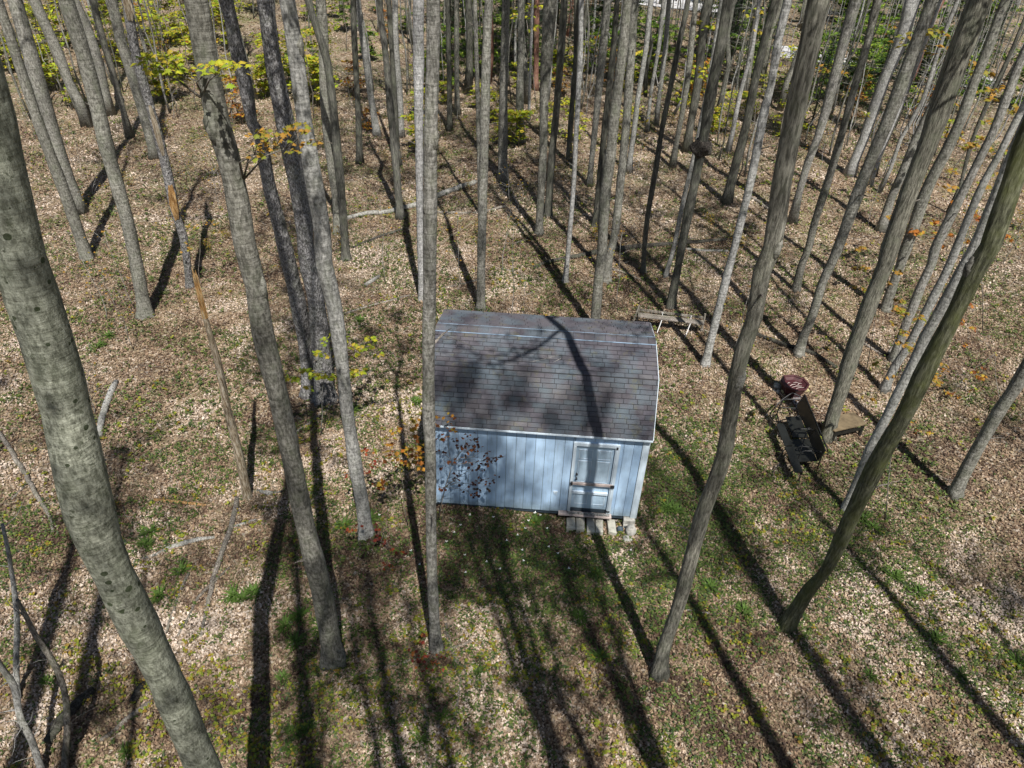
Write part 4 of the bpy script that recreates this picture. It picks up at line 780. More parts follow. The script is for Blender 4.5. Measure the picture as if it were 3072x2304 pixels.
# ---------------------------------------------------------------- fallen logs and branches
def log(name, pts, label, cat, mat='stick', lift=.6, n=8, taper=.75, group=None):
    P = []; R_ = []
    for i, (x, y, w) in enumerate(pts):
        g = ground(x, y); r = .5*w*np.dot(g-CAM, AX[2])/F_PX; P.append(g+np.array([0, 0, r*lift+.01])); R_.append(r)
    o3 = P[0].copy(); P = [p-o3 for p in P]; PP, RR = resample(P, R_, .25)
    rs = random.Random(int(pts[0][0])); PP = [p+np.array([rs.gauss(0, .012), rs.gauss(0, .012), rs.gauss(0, .008)]) for p in PP]
    mb = MB(); mb.tube(PP, RR, n, 0, True, .05, 0, int(pts[0][0]))
    return tag(mb.build(name, M[mat], None, True, loc=tuple(o3)), label, cat, group)
LOGS = [
 ('fallen_log', [(1039, 660, 14), (1100, 645, 15), (1166, 639, 15), (1259, 616, 17), (1310, 593, 18), (1425, 551, 16)], 'long pale fallen log lying across the leaves behind the centre trunk', 'log', 'weathered'),
 ('fallen_branch', [(1060, 745, 8), (1138, 713, 9), (1212, 690, 7)], 'dark fallen branch below the long pale log, left of the centre trunk', 'branch', 'rotten'),
 ('fallen_branch', [(1310, 639, 8), (1425, 641, 8), (1518, 622, 9)], 'thin fallen branch running level right of the centre trunk', 'branch', 'stick'),
 ('fallen_branch', [(1324, 736, 7), (1370, 700, 7), (1425, 667, 7)], 'yellowish fallen branch slanting up right of the centre trunk', 'branch', 'bare'),
 ('fallen_log', [(1600, 806, 9), (1660, 786, 12), (1760, 768, 15), (1851, 752, 17), (1960, 741, 15), (2068, 731, 13), (2178, 722, 9)], 'long dark rotten log lying across the slope behind the shed roof', 'log', 'rotten'),
 ('fallen_branch', [(2059, 751, 9), (2120, 755, 9), (2184, 757, 8)], 'short pale branch below the right end of the long dark log', 'branch', 'weathered'),
 ('fallen_branch', [(1837, 810, 7), (1880, 824, 7), (1925, 842, 5)], 'reddish stick behind the shed roof, under the dark log', 'branch', 'stick'),
 ('fallen_branch', [(1032, 944, 7), (1125, 916, 7), (1231, 888, 6)], 'thin branch on the leaves left of the shed roof', 'branch', 'stick'),
 ('fallen_branch', [(1310, 870, 6), (1370, 858, 6), (1430, 844, 7)], 'dark stick just behind the left end of the shed roof', 'branch', 'stick'),
 ('fallen_branch', [(1050, 1171, 8), (1085, 1140, 8), (1120, 1110, 7)], 'short branch right of the wavy pale trunk', 'branch', 'stick'),
 ('fallen_branch', [(888, 1302, 9), (950, 1255, 8), (1009, 1208, 7)], 'brown branch lying between the thick grey trunk and the wavy pale one', 'branch', 'stick'),
 ('fallen_log', [(1097, 860, 13), (1118, 846, 13), (1138, 833, 11)], 'short pale chunk of wood on the leaves above the thin branch', 'log', 'weathered'),
 ('fallen_log', [(296, 1312, 16), (307, 1265, 19), (319, 1222, 19), (340, 1170, 18), (352, 1148, 14)], 'grey snapped log right of the big mossy dotted trunk', 'log', 'weathered'),
 ('wood_splinter', [(463, 1503, 11), (540, 1510, 10), (620, 1519, 8)], 'long orange and pale split piece of wood on the leaves', 'wood', 'split'),
 ('wood_splinter', [(489, 1487, 7), (515, 1486, 8), (543, 1491, 6)], 'short orange splinter above the longer split piece', 'wood', 'split'),
 ('fallen_branch', [(400, 1690, 7), (470, 1662, 9), (546, 1633, 15), (600, 1622, 13), (645, 1614, 8)], 'white split branch right of the big trunk in the lower left', 'branch', 'weathered'),
 ('wood_splinter', [(704, 1580, 7), (736, 1571, 8), (770, 1563, 6)], 'small pale splinter above the white split branch', 'wood', 'weathered'),
 ('wood_splinter', [(771, 1474, 8), (810, 1484, 15), (850, 1480, 12)], 'bright pale chunk of wood left of the thick grey trunk', 'wood', 'weathered'),
 ('fallen_branch', [(712, 1500, 14), (700, 1560, 15), (671, 1652, 15), (639, 1744, 14), (620, 1837, 12), (604, 1910, 8)], 'brown bent branch lying below the snapped snag', 'branch', 'stick'),
 ('fallen_log', [(143, 2230, 26), (185, 2170, 32), (241, 2115, 32), (287, 2073, 24)], 'dark mossy log in the lower left corner, crossing the thin stems', 'log', 'rotten'),
 ('fallen_branch', [(296, 2226, 12), (384, 2161, 16), (430, 2125, 17), (460, 2100, 12)], 'dark branch reaching from the left to the foot of the big trunk', 'branch', 'stick'),
 ('fallen_log', [(400, 2112, 22), (416, 2085, 26), (430, 2050, 20)], 'short black stump of wood touching the big trunk on the left', 'log', 'rotten'),
 ('fallen_branch', [(500, 1895, 9), (537, 1791, 10), (560, 1740, 10), (578, 1700, 6)], 'thin grey branch standing steeply right of the big trunk', 'branch', 'stick'),
 ('fallen_branch', [(537, 1905, 9), (600, 1795, 10), (640, 1750, 10), (690, 1705, 7)], 'long grey branch slanting right of the big trunk', 'branch', 'stick'),
 ('fallen_branch', [(1040, 2034, 7), (1171, 1999, 9), (1277, 1971, 10), (1360, 1948, 9), (1425, 1916, 5)], 'long stick crossing the foot of the centre trunk', 'branch', 'stick'),
 ('fallen_branch', [(1328, 1809, 6), (1342, 1897, 8), (1365, 1976, 9), (1379, 2045, 8), (1374, 2115, 7), (1356, 2207, 6), (1350, 2260, 4)], 'long bent stick running down right of the centre trunk', 'branch', 'stick'),
 ('fallen_branch', [(1331, 1888, 6), (1384, 1999, 8), (1410, 2035, 7), (1430, 2068, 4)], 'forked stick right of the long bent one', 'branch', 'stick'),
 ('fallen_branch', [(1263, 2115, 9), (1277, 2161, 9), (1284, 2230, 9), (1277, 2310, 9)], 'dark thin branch reaching the bottom edge left of the bent stick', 'branch', 'stick'),
 ('fallen_log', [(2249, 1000, 12), (2336, 1032, 14), (2387, 1046, 13), (2443, 1066, 13), (2508, 1106, 10)], 'dark log behind the foot of the trunk beyond the fire bowl', 'log', 'rotten'),
 ('fallen_branch', [(2240, 590, 8), (2280, 612, 9), (2330, 650, 8)], 'dark branch in the distance right of the furrowed trunk', 'branch', 'stick'),
 ('fallen_branch', [(2588, 1030, 7), (2640, 1066, 9), (2665, 1066, 9), (2690, 1010, 6)], 'dark bent branch between the trunks above the brown table', 'branch', 'stick'),
 ('fallen_branch', [(2050, 1350, 5), (2090, 1351, 5), (2133, 1352, 4)], 'pale straight stick on green ground right of the shed', 'branch', 'barewood'),
 ('fallen_branch', [(2050, 1828, 5), (2110, 1838, 6), (2175, 1845, 4)], 'thin pale stick right of the thick furrowed trunk', 'branch', 'weathered'),
 ('fallen_branch', [(1660, 2036, 5), (1685, 2080, 5), (1712, 2122, 4)], 'small slanting stick on the open leaves below the shed', 'branch', 'stick'),
 ('fallen_branch', [(2545, 1840, 4), (2590, 1795, 7), (2640, 1758, 5)], 'curved stick right of the mossy trunk roots', 'branch', 'stick'),
 ('fallen_branch', [(2480, 1788, 5), (2500, 1800, 6), (2518, 1812, 4)], 'short pale stick touching the mossy trunk foot', 'branch', 'weathered'),
 ('fallen_branch', [(0, 1300, 13), (42, 1370, 15), (79, 1430, 15), (106, 1478, 14), (139, 1536, 12), (165, 1600, 9)], 'brown curved branch at the left edge beside the big trunk', 'branch', 'stick'),
 ('fallen_branch', [(40, 1500, 6), (75, 1460, 8), (112, 1430, 5)], 'dark short stick crossing the brown curved branch at the left', 'branch', 'stick'),
]
for nm, pts, lab, cat, mt in LOGS: log(nm, pts, lab, cat, 'barewood' if mt == 'barewood' else mt)
# many-stemmed saplings in the lower left corner
def stem_path(base_px, pxs, tilt=None):
    b = ground(*base_px); return b, [vert(b, x, y)-b for x, y in pxs]
def rising(name, base_px, pts, label, mat='weathered'):
    """a stem rooted at base_px that rises through the listed pixels, each a little higher than the last"""
    b = ground(*base_px); t = tag(empty(name, tuple(b)), label, 'young tree'); P = [np.zeros(3)-np.array([0, 0, .05])]; R_ = []
    for i, (x, y, w) in enumerate(pts):
        q_ = ground(x, y, up=.25+.42*i); P.append(q_-b); R_.append(.5*w*np.dot(q_-CAM, AX[2])/F_PX)
    R_ = [R_[0]*1.15]+R_; PP, RR = resample(P, R_, .12); m_ = MB(); m_.tube(PP, RR, 9, 0, True, .04, 0, 3); m_.build('stem', M[mat], t, True)
    rs = random.Random(int(base_px[0])+3)
    for _ in range(9):
        i = rs.randint(3, len(PP)-2); a = rs.random()*6.28; d = np.array([math.cos(a), math.sin(a), rs.uniform(.2, .8)]); ln = rs.uniform(.3, .9); p = PP[i]; pp = [p]
        for k_ in range(4): d = d+np.array([rs.gauss(0, .25), rs.gauss(0, .25), rs.gauss(0, .2)]); d /= np.linalg.norm(d); pp.append(pp[-1]+d*ln/4)
        m_ = MB(); m_.tube(pp, [RR[i]*.35, .006, .005, .004, .002], 5); m_.build('twig', M[mat], t)
    return t
rising('young_tree', (128, 2330), [(118, 2290, 20), (93, 2217, 20), (60, 2150, 20), (42, 2060, 20), (10, 2010, 17), (-12, 1975, 14)], 'pale crooked young stem in the bottom left corner, leaning left')
rising('young_tree', (52, 2120), [(50, 2046, 17), (49, 1976, 17), (51, 1860, 17), (42, 1767, 15), (32, 1700, 12), (24, 1650, 12), (6, 1570, 10)], 'thin upright stem at the left edge above the crooked one')
rising('young_tree', (192, 2335), [(196, 2260, 18), (201, 2207, 19), (199, 2115, 19), (185, 2045, 18), (153, 1976, 18), (106, 1906, 16), (79, 1851, 14), (52, 1800, 11)], 'bent dark barked stem rising from the bottom edge, left of the big trunk', 'stick')
# ---------------------------------------------------------------- leafy saplings
def maple_leaf(mb, c, ax, up, s_, col, mat=1):
    ax = ax/np.linalg.norm(ax); w = np.cross(up, ax); w /= np.linalg.norm(w)+1e-9; n_ = np.cross(ax, w)
    pr = [(0, 0), (.25, .30), (.15, .62), (.45, .36), (.62, .72), (.72, .30), (1.05, 0), (.72, -.30), (.62, -.72), (.45, -.36), (.15, -.62), (.25, -.30)]
    V = [c+(ax*a+w*b-n_*(abs(b)*.35+a*a*.3))*s_ for a, b in pr]+[c+ax*.4*s_]
    mb.add(V, [(12, i, (i+1) % 12) for i in range(12)], mat, col)
PAL = {'yg': [(.34, .40, .03), (.42, .42, .03), (.26, .36, .03), (.46, .36, .04)], 'or': [(.45, .22, .03), (.36, .13, .02), (.42, .30, .04), (.25, .08, .02)],
       'red': [(.22, .035, .02), (.30, .07, .03), (.13, .025, .02), (.33, .13, .03)], 'dk': [(.06, .022, .02), (.09, .03, .02), (.05, .03, .02), (.22, .08, .03)],
       'olive': [(.26, .22, .03), (.33, .19, .03), (.22, .25, .03), (.40, .22, .04)], 'green': [(.09, .17, .025), (.16, .25, .03), (.06, .12, .02), (.24, .32, .04)]}
def clusters(stem_o, base, joint, cl, pal, depth_j, seed, lsize=.055, nl=4, tw=.005, mode='vert', plane=None, spread=.05, matn='stick', ref=None):
    """twigs from joint to every cluster and leaves at their ends; all under stem_o"""
    rs = random.Random(seed); tws = MB(); lv = MB(); refp = ref if ref is not None else joint
    tips = []
    for (x, y) in cl:
        d = ray(x, y)
        hd = math.hypot(refp[0], refp[1])+rs.gauss(0, depth_j); t_ = hd/math.hypot(d[0], d[1])
        if plane is not None:
            n_, p0 = plane; t_ = (np.dot(p0-CAM, n_)+rs.gauss(0, depth_j))/np.dot(d, n_)
        p = CAM+d*t_; zmin = float(hz(p[0], p[1]))+.06
        if p[2] < zmin: p = ground(x, y, up=.08)
        tips.append(p)
    T = np.array(tips); kk = max(1, min(9, len(T)//4)); cen = T[[int(i*(len(T)-1)/max(1, kk-1)) for i in range(kk)]].copy()
    for _ in range(6):
        own = np.argmin(((T[:, None]-cen[None])**2).sum(-1), 1)
        for g_ in range(kk):
            if (own == g_).any(): cen[g_] = T[own == g_].mean(0)
    for g_ in range(kk):
        if not (own == g_).any(): continue
        c_ = joint+(cen[g_]-joint)*.72; m1 = joint+(c_-joint)*.5+np.array([rs.gauss(0, .05), rs.gauss(0, .05), .10*np.linalg.norm(c_-joint)])
        tws.tube([joint-base, m1-base, c_-base], [tw*1.3, tw, tw*.7], 5)
        for i in np.nonzero(own == g_)[0]:
            p = T[i]; mid = (c_+p)/2+np.array([rs.gauss(0, .03), rs.gauss(0, .03), .06*np.linalg.norm(p-c_)])
            tws.tube([c_-base, mid-base, p-base], [tw*.6, tw*.45, tw*.3], 4)
            dirn = p-joint; dirn[2] *= .3; dirn = dirn/(np.linalg.norm(dirn)+1e-6)
            for k_ in range(nl):
                a = rs.random()*6.28; ax = np.array([math.cos(a), math.sin(a), rs.uniform(-.6, .15)])+dirn*.4; c = p-base+np.array([rs.gauss(0, spread), rs.gauss(0, spread), rs.gauss(0, spread*.35)])
                col = rs.choice(PAL[pal]); f = rs.uniform(.8, 1.2); maple_leaf(lv, c, ax, np.array([rs.gauss(0, .3), rs.gauss(0, .3), 1.]), lsize*rs.uniform(.7, 1.2), tuple(v_*f for v_ in col), 0)
    tws.build('twigs', M[matn], stem_o, True); return lv.build('leaves', M['leaf'], stem_o)
def conv(ox, oy, L_): return [(ox+a/2.16, oy+b/2.16) for a, b in L_]
def tr_pt(i, x, y): t, PP, RR, b = built[i]; return vert(b, x, y), b, t
# leafy side branches of the thick grey trunk
j, b, t = tr_pt(9, 602, 292); clusters(t, b, j, conv(0, 0, [(960, 380), (1000, 390), (1040, 400), (1090, 370), (1120, 385), (990, 440), (1040, 450), (1110, 450), (1150, 460), (1190, 470), (1230, 465)]), 'yg', .15, 1, .07, 6, .012, spread=.07)
j, b, t = tr_pt(9, 608, 285); clusters(t, b, j, conv(0, 0, [(1330, 430), (1370, 410), (1410, 430), (1450, 420), (1490, 405), (1510, 425), (1430, 490), (1350, 450)]), 'yg', .12, 2, .07, 6, .010, spread=.07, ref=j*.93)
j, b, t = tr_pt(9, 730, 540); clusters(t, b, j, conv(768, 0, [(20, 850), (60, 880), (110, 860), (140, 870), (210, 830), (250, 820), (290, 850), (330, 820), (40, 930), (110, 920), (60, 960), (290, 910), (320, 915), (230, 970), (15, 1000), (200, 915)]), 'olive', .15, 3, .06, 6, .010, ref=j*.9, spread=.06)
def sapling(base_px, joint_px, cl, pal, label, seed, h0=None, **kw):
    b = ground(*base_px); t = tag(empty('sapling', tuple(b)), label, 'sapling', kw.pop('group', None)); j = vert(b, *joint_px); rs = random.Random(seed)
    P = [np.zeros(3)-np.array([0, 0, .05])]+[(j-b)*f+np.array([rs.gauss(0, .04), rs.gauss(0, .04), 0]) for f in (.33, .66)]+[j-b]
    m_ = MB(); sr = kw.pop('sr', .012); m_.tube(P, [sr, sr*.85, sr*.7, sr*.5], 6); m_.build('stem', M[kw.get('matn', 'stick')], t, True)
    clusters(t, b, j, cl, pal, kw.pop('depth_j', .25), seed, **kw); return t
sapling((960, 1310), (975, 1120), conv(768, 768, [(490, 500), (495, 530), (565, 535), (550, 555), (430, 545), (410, 630), (420, 635), (530, 640), (505, 595), (230, 790), (200, 780), (180, 800), (260, 790), (290, 740), (330, 735), (345, 740), (370, 775), (400, 770), (430, 760), (440, 775), (490, 775), (515, 775), (560, 780), (590, 775), (615, 770), (640, 735), (620, 750), (690, 745), (720, 535), (745, 525), (600, 590), (650, 580), (690, 590), (740, 585), (800, 630), (640, 635), (350, 850)]), 'yg', 'pale stemmed sapling with yellow green leaves before the dark scaly trunks', 31, h0=None, lsize=.11, nl=7, sr=.014, depth_j=.35, matn='weathered', group='leafy saplings')
sapling((868, 900), (862, 840), conv(768, 768, [(120, 65), (150, 70), (190, 70), (210, 75), (215, 150), (230, 160), (330, 40), (320, 145), (250, 145)]), 'olive', 'small leafy sapling behind the thick grey trunk bend', 32, lsize=.06, nl=5, group='leafy saplings')
sapling((600, 860), (600, 700), conv(0, 0, [(1220, 1470), (1250, 1468), (1280, 1465), (1340, 1440), (1370, 1435), (1395, 1445), (1420, 1500), (1390, 1502), (1200, 1570), (1220, 1610)]), 'olive', 'low sapling with flat orange leaf tiers right of the broken trunk', 33, lsize=.08, nl=6, spread=.09, group='leafy saplings')
# red leaved sapling in front of the shed wall
wn_ = np.array([math.sin(SYAW), -math.cos(SYAW), 0]); p0 = sw(0, -.55, 0); b = sw(.18, -.5, 0); b[2] = float(hz(b[0], b[1]))
t = tag(empty('sapling', tuple(b)), 'dark red leaved sapling spreading in front of the left end of the shed wall', 'sapling', 'leafy saplings')
d = ray(1336, 1462); j = CAM+d*np.dot(p0-CAM, wn_)/np.dot(d, wn_); d = ray(1356, 1395); j2 = CAM+d*np.dot(p0-CAM, wn_)/np.dot(d, wn_)
m_ = MB(); m_.tube([(0, 0, -.05), (j-b)*.5, j-b, j2-b], [.013, .011, .009, .006], 6); m_.tube([(0, 0, -.05), (-.02, 0, .8), (-.05, .0, 1.7)], [.010, .008, .004], 6); m_.build('stem', M['stick'], t, True)
clusters(t, b, j, conv(768, 768, [(1380, 1340), (1440, 1355), (1430, 1380), (1300, 1415), (1270, 1445), (1300, 1460), (1390, 1470), (1415, 1465), (1450, 1445), (1490, 1440), (1545, 1440), (1500, 1475), (1500, 1500), (1440, 1510), (1420, 1520), (1215, 1510), (1410, 1555), (1400, 1548), (1340, 1520), (1195, 1490)]), 'dk', .12, 41, lsize=.068, nl=4, tw=.006, plane=(wn_, p0))
clusters(t, b, j2, conv(768, 768, [(1350, 1175), (1400, 1165), (1415, 1185), (1295, 1200), (1320, 1225), (1345, 1222), (1370, 1228), (1415, 1215), (1420, 1235), (1210, 1265), (1375, 1262), (1400, 1260), (1425, 1258), (1495, 1262), (1505, 1280), (1365, 1300), (1365, 1330), (1600, 1300), (1575, 1308), (1545, 1322), (1520, 1325), (1485, 1320), (1475, 1340), (1490, 1360), (1450, 1340), (1220, 1380), (1285, 1325), (1180, 1270)]), 'dk', .12, 42, lsize=.068, nl=4, tw=.006, plane=(wn_, p0))
clusters(t, b, j2, conv(768, 768, [(1200, 1050), (1265, 1040), (1265, 1090), (1275, 1120), (1180, 1100), (1235, 1160), (1195, 1180)]), 'or', .12, 43, lsize=.08, nl=4, tw=.004, plane=(wn_, p0))
sapling((1225, 1580), (1200, 1400), conv(768, 768, [(890, 1290), (870, 1270), (900, 1310), (1010, 1300), (1030, 1280), (1060, 1300), (1050, 1340), (970, 1330), (950, 1350), (820, 1450), (800, 1460), (940, 1130), (1020, 1110), (1000, 1090), (1060, 1250), (980, 1240), (1070, 1210), (880, 1220)]), 'or', 'rusty leaved sapling standing left of the centre trunk, close to the shed', 44, lsize=.10, nl=6, spread=.10, group='leafy saplings')
sapling((1075, 1560), (1090, 1440), conv(768, 768, [(770, 1330), (760, 1360), (710, 1400), (690, 1395), (720, 1260), (730, 1270), (600, 1400), (590, 1420), (640, 1490), (770, 1480), (790, 1500)]), 'red', 'small red leaved sapling by the wavy pale trunk', 45, lsize=.08, nl=4, group='leafy saplings')
sapling((1160, 1650), (1150, 1600), conv(768, 1536, [(610, 110), (780, 100), (790, 150), (830, 180), (840, 185), (900, 250), (960, 250), (820, 330), (880, 355), (690, 100)]), 'red', 'low red leaved seedling patch below the wavy pale trunk', 46, lsize=.08, nl=5, group='leafy saplings', depth_j=.05)
sapling((1290, 1985), (1295, 1965), conv(768, 1536, [(1090, 820), (1050, 920), (1100, 950), (1110, 940), (1150, 970), (1190, 950), (1020, 910), (1100, 1000), (1160, 990), (1040, 960), (1200, 1010)]), 'red', 'crimson seedling at the foot of the centre trunk', 47, lsize=.07, nl=5, group='leafy saplings', depth_j=.04)
# leafy growth on the right
sapling((2658, 1565), (2690, 1160), conv(2304, 768, [(850, 560), (870, 500), (900, 580), (940, 600), (950, 570), (890, 490), (820, 430), (880, 780), (810, 780), (850, 350), (900, 360), (840, 340), (990, 400), (870, 370), (700, 690), (680, 920), (1130, 700), (1090, 770), (1060, 800), (1100, 810)]), 'olive', 'tall thin sapling with olive leaves before the trunks left of the mossy one', 51, lsize=0.088, nl=7, sr=.016, depth_j=.4, group='leafy saplings')
sapling((2600, 1110), (2640, 850), conv(2304, 768, [(570, 75), (600, 75), (640, 80), (710, 95), (690, 390), (600, 420), (560, 440), (570, 200), (620, 210), (690, 145), (740, 170), (780, 175), (850, 100), (845, 110), (820, 280), (880, 290)]), 'olive', 'sapling with orange tinged leaves in front of the dark furrowed trunk', 52, lsize=0.108, nl=7, sr=.016, depth_j=.4, group='leafy saplings')
sapling((3010, 1260), (2985, 1060), conv(2304, 768, [(1290, 565), (1330, 465), (1250, 430), (1260, 410), (1360, 730), (1370, 780), (1340, 750), (1390, 770), (1150, 740), (1190, 890), (1230, 910), (1320, 870), (1160, 880), (1320, 320), (1060, 600), (930, 1060), (980, 1140), (1050, 1140), (1400, 720)]), 'or', 'orange leaved sapling right of the mossy trunk near the right edge', 53, lsize=0.095, nl=6, sr=.014, depth_j=.4, group='leafy saplings')
sapling((2880, 930), (2905, 560), conv(2304, 0, [(1160, 810), (1220, 850), (1190, 880), (1240, 900), (1290, 940), (1310, 950), (1360, 880), (1380, 940), (1430, 780), (1460, 780), (1500, 980), (1550, 1050), (1610, 1080), (1480, 1120), (1420, 1190), (1520, 1200), (1170, 1200), (1240, 1110), (1400, 960), (1330, 930)]), 'olive', 'leafy sapling with tiers of bronze leaves in the upper right', 54, lsize=0.162, nl=7, sr=.02, depth_j=.5, spread=.12, group='leafy saplings')
sapling((2950, 1000), (2930, 650), conv(2304, 0, [(1550, 1290), (1590, 1300), (1230, 1310), (1280, 1320), (1340, 1380), (1370, 1390), (1400, 1420), (1440, 1420), (1090, 1430), (1100, 1510), (1190, 1520), (1510, 1520), (1550, 1530), (1120, 1580), (1280, 1560), (980, 1500), (940, 1490)]), 'or', 'leafy sapling with orange leaf tiers left of the mossy trunk top', 55, lsize=0.135, nl=7, sr=.02, depth_j=.5, spread=.1, group='leafy saplings')
sapling((2760, 700), (2720, 300), conv(2304, 0, [(870, 290), (920, 295), (880, 230), (1050, 330), (1100, 290), (1080, 190), (1130, 220), (1290, 400), (1310, 405), (1370, 470), (1360, 580), (1470, 580), (1560, 560), (1450, 630), (1250, 680), (630, 740), (430, 450), (480, 460), (380, 440), (1590, 700), (1640, 830)]), 'olive', 'wide young tree with bronze leaf tiers at the top right', 56, lsize=0.216, nl=7, sr=.03, depth_j=1.0, spread=.18, group='leafy saplings')
sapling((2465, 900), (2520, 740), conv(2304, 0, [(800, 1400), (850, 1470), (860, 1475), (450, 1540), (490, 1570), (570, 1610), (620, 1600)]), 'olive', 'small sapling with drooping leaves left of the dark furrowed trunk', 57, lsize=0.135, nl=7, group='leafy saplings')
sapling((1870, 420), (2010, 200), conv(1536, 0, [(1140, 390), (1200, 430), (1260, 460), (1230, 440), (1110, 640), (1130, 660), (1060, 620), (1040, 560), (1150, 500), (1290, 150), (1330, 180), (1240, 140), (860, 750), (880, 600), (850, 330), (900, 340), (1210, 250), (1150, 350), (1600, 200), (1550, 100), (1620, 60)]), 'yg', 'young tree with scattered yellow green leaves at the top, right of centre', 58, lsize=.22, nl=6, sr=.03, depth_j=2, spread=.3, group='leafy saplings')
sapling((1610, 330), (1580, 60), conv(1536, 0, [(30, 50), (60, 60), (90, 40), (130, 20), (150, 30), (40, 100), (110, 100), (20, 80), (140, 170), (160, 160)]), 'yg', 'young tree with yellow leaves at the top edge above the centre', 59, lsize=.22, nl=6, sr=.03, depth_j=1, spread=.25, group='leafy saplings')
# ---------------------------------------------------------------- understory farther back: three kinds of bush, copied
def bush_meshes(seed, h, pal, nleaf, ls):
    rs = random.Random(seed); st = MB(); lv = MB(); P = [np.array([0, 0, -.1])]
    for i in range(6): P.append(np.array([rs.gauss(0, .12)*i*.5, rs.gauss(0, .12)*i*.5, h*(i+1)/6]))
    st.tube(P, [.04, .035, .03, .025, .02, .012, .005], 5)
    tips = []
    for k_ in range(26):
        i = rs.randint(1, 5); a = rs.random()*6.28; ln = h*rs.uniform(.12, .34); e = P[i]+np.array([math.cos(a)*ln, math.sin(a)*ln, rs.uniform(-.02, .3)*ln]); st.tube([P[i], (P[i]+e)/2+np.array([0, 0, .06]), e], [.014, .009, .003], 3); tips += [e, (P[i]+e)/2+np.array([0, 0, .04])]
    for k_ in range(nleaf):
        c = np.array(rs.choice(tips))+np.array([rs.gauss(0, .22), rs.gauss(0, .22), rs.gauss(0, .07)]); a = rs.random()*6.28; u = np.array([math.cos(a), math.sin(a), rs.gauss(0, .3)]); w = np.cross(u, [0, 0, 1]); s_ = ls*rs.uniform(.6, 1.3); w = w+np.array([0, 0, rs.gauss(0, .3)])
        col = rs.choice(PAL[pal]); f = rs.uniform(.75, 1.25); lv.add([c-u*s_, c+w*s_*.5, c+u*s_, c-w*s_*.6], [(0, 1, 2, 3)], 0, tuple(f*v_ for v_ in col))
    return st.mesh('stem', M['stick'], True), lv.mesh('leaves', M['leaf'])
BM = {'yg': [bush_meshes(1+i, 3.2+i*.8, 'yg', 520, .17) for i in range(3)], 'green': [bush_meshes(11+i, 3.5+i, 'green', 800, .17) for i in range(3)], 'or': [bush_meshes(21+i, 3+i*.6, 'or', 320, .15) for i in range(2)], 'olive': [bush_meshes(31+i, 2.4+i*.5, 'olive', 200, .09) for i in range(2)]}
BM['hemlock'] = []
for i in range(2):                                       # dark evergreen with drooping tiers
    rs = random.Random(60+i); st = MB(); lv = MB(); h = 10.; st.tube([(0, 0, -.2), (0, 0, 5), (.1, 0, 10)], [.14, .09, .02], 7)
    for k_ in range(70):
        z = .6+9*(k_/70); a = k_*2.4; ln = 2.6*(1-z/11)*rs.uniform(.7, 1.15); e = np.array([math.cos(a)*ln, math.sin(a)*ln, z-.25*ln]); st.tube([(0, 0, z), e], [.02, .004], 3)
        for m__ in range(26):
            f = rs.uniform(.15, 1.05); c = np.array([0, 0, z])*(1-f)+e*f+np.array([rs.gauss(0, .16), rs.gauss(0, .16), rs.gauss(0, .06)]); b_ = a+rs.gauss(0, .7); u = np.array([math.cos(b_), math.sin(b_), -.25]); w = np.cross(u, [0, 0, 1]); s_ = rs.uniform(.1, .2)
            g_ = rs.uniform(.6, 1.3); lv.add([c-u*s_, c+w*s_*.35, c+u*s_, c-w*s_*.35], [(0, 1, 2, 3)], 0, (.022*g_, .045*g_, .016*g_))
    BM['hemlock'].append((st.mesh('stem', M['dark'], True), lv.mesh('foliage', M['leaf'])))
def bush(kind, x, y, s_, label, cat, group, rs, nm):
    st, lv = rs.choice(BM[kind]); t = tag(empty(nm, (x, y, float(hz(x, y))), rs.random()*6.28), label, cat, group); t.scale = (s_, s_, s_)
    link(bpy.data.objects.new('trunk' if kind == 'hemlock' else 'stem', st), t); link(bpy.data.objects.new('foliage' if kind == 'hemlock' else 'leaves', lv), t)
rs = random.Random(4242)
def scatter(kind, n, amin, amax, dmin, dmax, smin, smax, label, cat, group, nm, avoid=True):
    k_ = 0; tr = 0
    while k_ < n and tr < n*40:
        tr += 1; a = math.radians(rs.uniform(amin, amax)); D = rs.uniform(dmin, dmax); x, y = D*math.sin(a), D*math.cos(a)
        if min(np.linalg.norm(o_-np.array([x, y])) for o_ in occupied) < .7: continue
        bush(kind, x, y, rs.uniform(smin, smax), label, cat, group, rs, nm); k_ += 1
def scatter_px(kind, n, x0, x1, y0, y1, smin, smax, label, cat, group, nm):
    k_ = 0; tr = 0
    while k_ < n and tr < n*30:
        tr += 1; g = ground(rs.uniform(x0, x1), rs.uniform(y0, y1))
        if min(np.linalg.norm(o_-g[:2]) for o_ in occupied) < .6: continue
        q_ = AX @ (g-CAM); zn = zone_txt(1536+F_PX*q_[0]/q_[2], 1152+F_PX*q_[1]/q_[2]); bush(kind, float(g[0]), float(g[1]), rs.uniform(smin, smax), label+', '+zn, cat, group+', '+zn, rs, nm); k_ += 1
scatter_px('hemlock', 26, 1330, 2300, 50, 260, .7, 1.1, 'dark evergreen among the crowded trunks', 'evergreen', 'dark evergreens at the top centre', 'evergreen_tree')
scatter_px('hemlock', 9, 2420, 3000, 230, 400, .35, .7, 'small dark evergreen below the pale clearing', 'evergreen', 'small evergreens at the upper right', 'evergreen_tree')
scatter_px('green', 50, 2100, 3072, -40, 150, .8, 1.4, 'bushy green young tree beyond the pale clearing', 'young tree', 'green young trees beyond the clearing', 'young_tree')
scatter_px('green', 30, 2380, 3072, 200, 340, .45, .9, 'small bushy green tree before the pale clearing', 'young tree', 'green young trees before the clearing', 'young_tree')
scatter_px('green', 30, 1250, 2300, 20, 300, .5, 1.0, 'bushy green young tree between distant trunks', 'young tree', 'green young trees at the top centre', 'young_tree')
